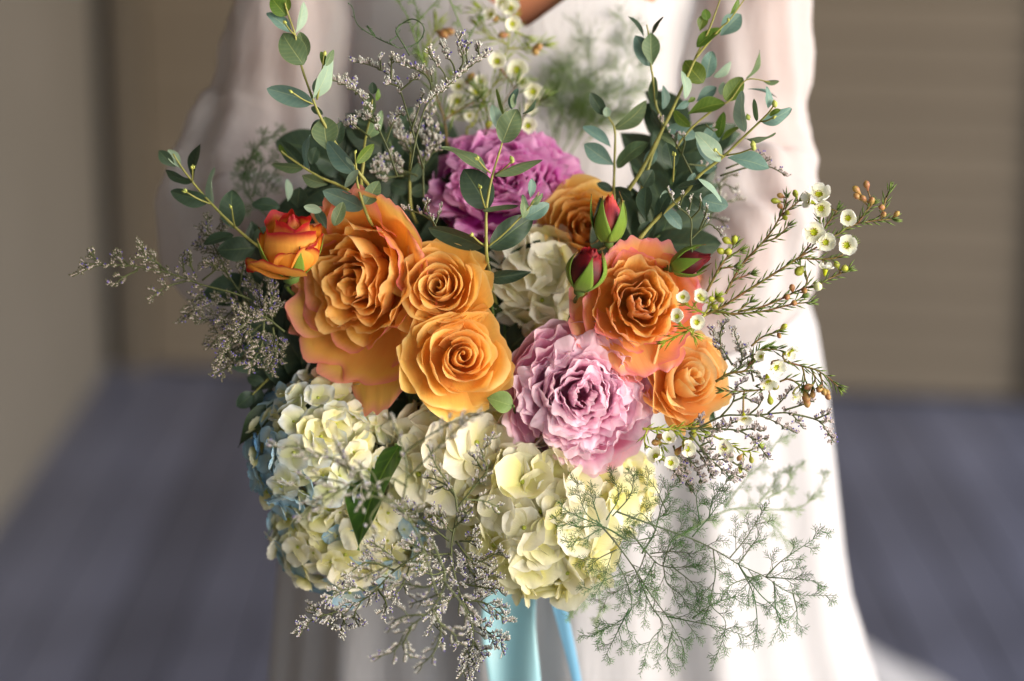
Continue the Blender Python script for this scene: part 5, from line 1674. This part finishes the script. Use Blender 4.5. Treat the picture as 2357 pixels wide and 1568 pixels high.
# right side
limo('limonium sprig with a long hooked tip at the far right, below the tan buds', 'm',
     [[(330, 1000), (600, 860), (760, 845), (920, 848), (1060, 900), (1150, 950), (1250, 1000)], [(920, 848), (1050, 830), (1180, 830), (1260, 900), (1300, 960)], [(1180, 830), (1330, 860), (1440, 900), (1500, 980), (1560, 1075)], [(1400, 880), (1470, 850), (1510, 830)], [(1440, 900), (1520, 890)], [(840, 840), (920, 770), (960, 680)], [(1000, 830), (1100, 740), (1200, 620)], [(1150, 800), (1280, 760), (1390, 720)], [(600, 860), (700, 740), (740, 600), (830, 550)], [(700, 730), (800, 700), (910, 745)]],
     .004, 315, L=(30, 58), size=.0031, start=.45, tone='lim_brown', density=1.0, spread=.8, zs=.006)
limo('limonium sprig curving down like a comb under the apricot rose', 'm',
     [[(330, 960), (560, 960), (760, 980), (900, 1070), (960, 1150), (1010, 1220)], [(560, 960), (680, 920), (740, 890)], [(760, 980), (860, 960), (970, 980)], [(880, 1050), (1000, 1040)], [(340, 1000), (440, 1130), (520, 1220), (640, 1330), (720, 1420)], [(440, 1130), (560, 1130), (650, 1110)], [(520, 1220), (600, 1220), (680, 1200)], [(600, 1300), (680, 1320), (790, 1380)], [(420, 1110), (480, 1080), (500, 1060)], [(700, 1240), (830, 1320)]],
     .0, 316, L=(34, 62), size=.0031, start=.25, tone='lim_brown', density=1.0, zs=.006)
limo('dense limonium sprig hanging below the white cups at the lower right', 'm',
     [[(200, 1100), (260, 1280), (320, 1420), (370, 1490)], [(230, 1200), (200, 1300), (260, 1390)], [(300, 1180), (400, 1300), (440, 1420)], [(300, 1120), (320, 1250), (260, 1330)], [(330, 960), (420, 900), (430, 840)], [(360, 1100), (460, 1220), (540, 1380)], [(420, 1060), (520, 1010), (600, 920)]],
     .012, 317, L=(40, 75), size=.0028, start=.15, tone='lim_brown', density=1.2, up=(.4, .4))
limo('upright limonium spikes right of the apricot rose', 'm',
     [[(640, 520), (760, 440), (780, 340), (740, 220), (700, 95)], [(760, 400), (860, 340), (940, 360)], [(700, 420), (640, 320), (600, 260)], [(880, 560), (860, 440), (900, 380)], [(760, 300), (820, 260)], [(640, 380), (560, 200), (520, 100)], [(600, 300), (600, 150), (640, 60)], [(900, 600), (960, 560), (900, 480)]],
     .02, 318, L=(40, 75), size=.0028, start=.2, tone='lim_calyx', density=1.1, up=(-.6, .6))
limo('limonium sprig rising behind the slim crimson rosebud beside blue eucalyptus', 'f',
     [[(1430, 480), (1420, 370), (1420, 230), (1340, 150), (1290, 90), (1255, 10)], [(1340, 150), (1360, 90), (1365, 60)], [(1400, 200), (1420, 120), (1425, 75)], [(1420, 230), (1480, 160), (1485, 90)], [(1420, 370), (1500, 290), (1560, 270), (1640, 350)], [(1500, 290), (1540, 210)], [(1480, 300), (1520, 200), (1530, 150)]],
     .008, 319, L=(26, 44), size=.0028, start=.5, tone='lim_calyx', density=.9, sub=False, spread=.8)
limo('small limonium spikes poking out between the right eucalyptus leaves', 'c',
     [[(700, 1250), (600, 1050), (510, 900), (430, 800)], [(600, 1050), (620, 960), (600, 920)], [(640, 1120), (740, 1130), (780, 1120)], [(560, 980), (570, 900)], [(900, 1150), (1160, 1050)], [(860, 1200), (1060, 1140), (1200, 1140), (1320, 1205)], [(1100, 1130), (1210, 1085)], [(760, 850), (820, 900)]],
     .05, 320, L=(24, 44), size=.0032, start=.5, tone='lim_brown', density=.8, sub=False)
limo('faint limonium sprig far back against the dress, right of the lowest eucalyptus leaves', 'c',
     [[(760, 1500), (850, 1400), (860, 1250), (920, 1200), (980, 1190)], [(850, 1400), (930, 1370), (1010, 1360)], [(860, 1280), (900, 1260), (980, 1300)], [(780, 1480), (860, 1500), (900, 1560)]],
     .11, 321, L=(40, 70), size=.0032, start=.2, tone='lim_calyx', density=.7, sub=False)

# ---- asparagus fern
fern('feathery asparagus fern hanging steeply down below the pale yellow hydrangea, tip out of frame', 'q',
     [[(540, 800), (620, 890), (710, 1010), (800, 1150), (880, 1260), (920, 1330), (960, 1420), (960, 1500)], [(880, 1260), (980, 1280), (1120, 1310), (1280, 1360)], [(640, 1000), (690, 1100), (710, 1220), (640, 1290), (490, 1365)], [(720, 1020), (800, 1200), (860, 1300), (800, 1380), (750, 1540)], [(905, 1330), (880, 1440), (900, 1530)], [(700, 1220), (640, 1340), (575, 1470)], [(1000, 1270), (1100, 1200), (1260, 1150)], [(640, 940), (560, 980), (490, 1030)], [(720, 1040), (600, 1080), (480, 1150)]],
     -.012, 401, L2=(80, 180), gap=58, zs=.05)
fern('feathery asparagus fern arching to the right with long side twigs, at the lower right', 'q',
     [[(640, 760), (830, 830), (1000, 890), (1130, 955), (1220, 1010), (1350, 1072), (1480, 1150), (1690, 1160)], [(1350, 1072), (1420, 1000), (1520, 930), (1640, 850)], [(1350, 1072), (1470, 1080), (1590, 1090)], [(1220, 1010), (1300, 900), (1330, 855)], [(1180, 980), (1260, 880), (1370, 710)], [(1100, 940), (1110, 1060), (1090, 1200), (1160, 1300), (1090, 1520)], [(1220, 1010), (1290, 1150), (1310, 1300), (1290, 1420)], [(1225, 1020), (1320, 1150), (1420, 1260), (1370, 1400)], [(1390, 1090), (1400, 1230), (1430, 1300)], [(1480, 1150), (1500, 1240), (1495, 1340)], [(1330, 1060), (1200, 1100), (1130, 1160)]],
     -.02, 402, L2=(70, 170), gap=62, zs=.04)
fern('small fan of asparagus fern lying over the yellow hydrangea', 'q',
     [[(700, 900), (570, 830), (450, 830), (320, 785)], [(570, 825), (490, 760), (440, 600)], [(560, 810), (530, 720), (510, 645)], [(560, 825), (430, 770), (365, 730)], [(560, 840), (480, 890), (400, 908)], [(590, 800), (650, 680), (600, 560)], [(620, 780), (700, 690), (720, 600), (690, 550)]],
     -.02, 403, L2=(40, 85), gap=34, zs=.02, start=.3)
fern('upright asparagus fern tufts between the hanging fern and the limonium at the right', 'q',
     [[(760, 960), (820, 860), (860, 720), (930, 600)], [(830, 850), (760, 770), (700, 800)], [(860, 780), (960, 740)], [(1000, 880), (1100, 760), (1170, 640)], [(1040, 820), (1020, 700), (1030, 640)], [(1080, 790), (1100, 700), (1180, 600)], [(880, 760), (820, 640), (760, 580)], [(820, 880), (700, 900), (660, 850)]],
     -.005, 404, L2=(50, 110), gap=36, zs=.03)
fern('dense shaded asparagus fern in the middle of the lower right tangle', 'q',
     [[(700, 850), (780, 950), (860, 1020), (1000, 1020), (1090, 1000)], [(780, 950), (740, 1050), (680, 1120), (540, 1190)], [(860, 1020), (900, 900), (960, 830)], [(860, 1000), (880, 1100), (950, 1160), (990, 1230)], [(800, 960), (900, 950), (1020, 960)], [(760, 930), (720, 860), (720, 780)], [(820, 1000), (760, 1120), (740, 1220)], [(900, 1020), (1000, 1100), (1050, 1180)]],
     .035, 405, L2=(80, 160), gap=32, zs=.05)
fern('blurred pale asparagus fern wisps farther back at the right edge of the dress', 'q',
     [[(900, 900), (1150, 760), (1300, 745), (1450, 750), (1560, 710), (1655, 570)], [(1300, 745), (1380, 640), (1445, 550)], [(1350, 700), (1450, 640), (1500, 540)], [(1150, 740), (1260, 600), (1340, 530)], [(1330, 780), (1420, 860), (1460, 950)], [(1340, 520), (1410, 420), (1460, 400)]],
     .12, 406, L2=(40, 90), gap=60, mat='fern_pale', smat='fern_pale', zs=.02, need=.006)
fern('blurred fern wisps hanging left of the lower fern tangle', 'q',
     [[(620, 960), (500, 1030), (450, 1120), (425, 1265)], [(520, 1020), (560, 1200), (540, 1330)], [(480, 1080), (430, 1160)], [(560, 1000), (470, 1180), (440, 1250)]],
     .10, 407, L2=(50, 100), gap=60, mat='fern_pale', smat='fern_pale', zs=.02, need=.005)
fern('blurred grassy tuft of asparagus fern behind the magenta peony on the right', 'b',
     [[(1450, 1050), (1500, 800), (1560, 500), (1590, 260), (1570, 80)], [(1560, 1050), (1700, 800), (1800, 500), (1780, 200)], [(1500, 1050), (1650, 750), (1700, 450), (1600, 150)], [(1650, 1000), (1850, 700), (1950, 400), (1940, 150)], [(1450, 950), (1420, 700), (1480, 450)], [(1600, 950), (1750, 750), (1900, 600), (2000, 300)], [(1540, 950), (1600, 650), (1500, 350)], [(1700, 950), (1800, 800), (1950, 750)], [(1480, 900), (1380, 760), (1400, 600)]],
     .23, 408, L2=(180, 340), gap=75, mat='fern_pale', smat='fern_pale', zs=.04, need=.016, L3=(.05, .10))
fern('blurred fern wisps behind the small eucalyptus sprig on the left', 'a',
     [[(1850, 1500), (1700, 1350), (1660, 1200), (1750, 1000), (1930, 880)], [(1720, 1350), (1780, 1150), (1900, 1050)], [(1800, 1420), (1820, 1250), (1900, 1160)], [(1700, 1300), (1680, 1120), (1740, 1040)]],
     .14, 409, L2=(70, 130), gap=46, mat='fern', zs=.02, need=.007)
fern('blurred bare fern stalks crossing above the waxflower at the top', 'b',
     [[(560, 440), (500, 260), (440, 100), (350, -40)], [(480, 200), (600, 60), (700, -40)], [(720, -40), (800, 150), (850, 300), (840, 460)], [(850, 300), (920, 160), (960, 60)], [(520, 300), (520, 100), (480, -30)]],
     .11, 410, L2=(50, 90), gap=110, mat='fern_pale', smat='fern_pale', zs=.02, need=.003)

# curling tendrils at the top
def tendril(label, pts, off, seed, r=.0006):
    w3 = [P(*Z('n', *p), off + .004 * math.sin(i * 1.3 + seed)) for i, p in enumerate(pts)]
    root = thing('tendril', label, 'tendril', w3[0])
    mb = MB()
    c = catmull(w3, 7)
    rg = random.Random(seed)
    mb.tube(c, r, r * .4, 5)
    for i in range(3, len(c) - 3, 5):
        d = (c[i + 1] - c[i]).normalized()
        mb.spindle(c[i], (d + R_ * rg.uniform(-.6, .6) + U_ * rg.uniform(-.6, .6)).normalized(), .004, .0003, 0, 4)
    part('stem', mb, [M['fern_stem']], root, w3[0])
tendril('thin green tendril looping in a ring above the limonium', [(1130, 420), (1080, 330), (1030, 250), (1040, 210), (1090, 170), (1150, 145), (1210, 170), (1240, 220), (1220, 290), (1160, 340), (1060, 365), (990, 330), (985, 310), (1040, 270), (1050, 190), (1140, 168)], .01, 3, .0007)
tendril('thin pale tendril wandering in from the upper left of the looping one', [(1010, 345), (930, 310), (860, 270), (810, 195), (870, 275), (760, 210), (720, 150), (700, 60), (665, 22)], .02, 5)

# ---- ribbon and stems bundle
def ribbon(label, ctr, w, Y, mat, seed, fold=.3):
    """ctr: D px polyline; a satin strip with depth and a soft fold"""
    c = catmull([PY(x, y, Y + yo) for x, y, yo in ctr], 8)
    ww = catmull([Vector((q, 0, 0)) for q in w], 8)
    mb = MB()
    nu = 15
    X = np.zeros((len(c), nu, 3))
    for j, p in enumerate(c):
        d = (c[min(j + 1, len(c) - 1)] - c[max(j - 1, 0)]).normalized()
        sx = d.cross(Vector((0, -1, 0))).normalized()
        for i in range(nu):
            t = i / (nu - 1) - .5
            hw = ww[j].x * .000362
            q = p - sx * (t * hw) + Vector((0, 1, 0)) * (hw * fold * math.sin(t * 5 + j * .12 + seed) * .5)
            X[j, i] = q
    mb.grid(X)
    r = thing('ribbon', label, 'ribbon', c[0])
    o = part('strip', mb, [mat], r, c[0])
    o.modifiers.new('thick', 'SOLIDIFY').thickness = .0006
ribbon('broad pale blue satin ribbon hanging down below the hydrangeas', [(1185, 1180, 0), (1180, 1300, 0), (1170, 1430, .005), (1185, 1580, 0), (1200, 1800, .01), (1190, 2100, .02)], [60, 110, 125, 120, 115, 110], .13, M['ribbon'], 0)
ribbon('narrow bright blue ribbon tail hanging slanted right of the broad one', [(1245, 1240, 0), (1275, 1350, 0), (1300, 1450, .005), (1330, 1580, .01), (1370, 1800, .015)], [22, 34, 28, 20, 12], .115, M['ribbon2'], 2, .1)
bt = thing('stem_wrap', 'blue ribbon wrapped round the bundle of stems behind the hydrangeas', 'ribbon wrap', BIND)
mb = MB()
mb.lathe(BIND - Vector((0, 0, .06)), Vector((0, 0, 1)), [(0, .021), (.015, .0205), (.03, .0215), (.045, .0205), (.06, .0215), (.07, .022)], 24)
part('band', mb, [M['ribbon']], bt, BIND)
mb = MB()
rg = random.Random(5)
for i in range(22):
    a = rg.uniform(0, 6.28); q = .018 * math.sqrt(rg.random())
    o = Vector((math.cos(a) * q, math.sin(a) * q, 0))
    mb.tube([BIND + o + Vector((0, 0, -.02)), BIND + o * 1.1 + Vector((0, 0, -.075 - rg.random() * .008))], .0025, .0025, 6)
part('stems', mb, [M['green_stem']], bt, BIND, stuff=True)

# ---- dark greenery deep inside the bouquet
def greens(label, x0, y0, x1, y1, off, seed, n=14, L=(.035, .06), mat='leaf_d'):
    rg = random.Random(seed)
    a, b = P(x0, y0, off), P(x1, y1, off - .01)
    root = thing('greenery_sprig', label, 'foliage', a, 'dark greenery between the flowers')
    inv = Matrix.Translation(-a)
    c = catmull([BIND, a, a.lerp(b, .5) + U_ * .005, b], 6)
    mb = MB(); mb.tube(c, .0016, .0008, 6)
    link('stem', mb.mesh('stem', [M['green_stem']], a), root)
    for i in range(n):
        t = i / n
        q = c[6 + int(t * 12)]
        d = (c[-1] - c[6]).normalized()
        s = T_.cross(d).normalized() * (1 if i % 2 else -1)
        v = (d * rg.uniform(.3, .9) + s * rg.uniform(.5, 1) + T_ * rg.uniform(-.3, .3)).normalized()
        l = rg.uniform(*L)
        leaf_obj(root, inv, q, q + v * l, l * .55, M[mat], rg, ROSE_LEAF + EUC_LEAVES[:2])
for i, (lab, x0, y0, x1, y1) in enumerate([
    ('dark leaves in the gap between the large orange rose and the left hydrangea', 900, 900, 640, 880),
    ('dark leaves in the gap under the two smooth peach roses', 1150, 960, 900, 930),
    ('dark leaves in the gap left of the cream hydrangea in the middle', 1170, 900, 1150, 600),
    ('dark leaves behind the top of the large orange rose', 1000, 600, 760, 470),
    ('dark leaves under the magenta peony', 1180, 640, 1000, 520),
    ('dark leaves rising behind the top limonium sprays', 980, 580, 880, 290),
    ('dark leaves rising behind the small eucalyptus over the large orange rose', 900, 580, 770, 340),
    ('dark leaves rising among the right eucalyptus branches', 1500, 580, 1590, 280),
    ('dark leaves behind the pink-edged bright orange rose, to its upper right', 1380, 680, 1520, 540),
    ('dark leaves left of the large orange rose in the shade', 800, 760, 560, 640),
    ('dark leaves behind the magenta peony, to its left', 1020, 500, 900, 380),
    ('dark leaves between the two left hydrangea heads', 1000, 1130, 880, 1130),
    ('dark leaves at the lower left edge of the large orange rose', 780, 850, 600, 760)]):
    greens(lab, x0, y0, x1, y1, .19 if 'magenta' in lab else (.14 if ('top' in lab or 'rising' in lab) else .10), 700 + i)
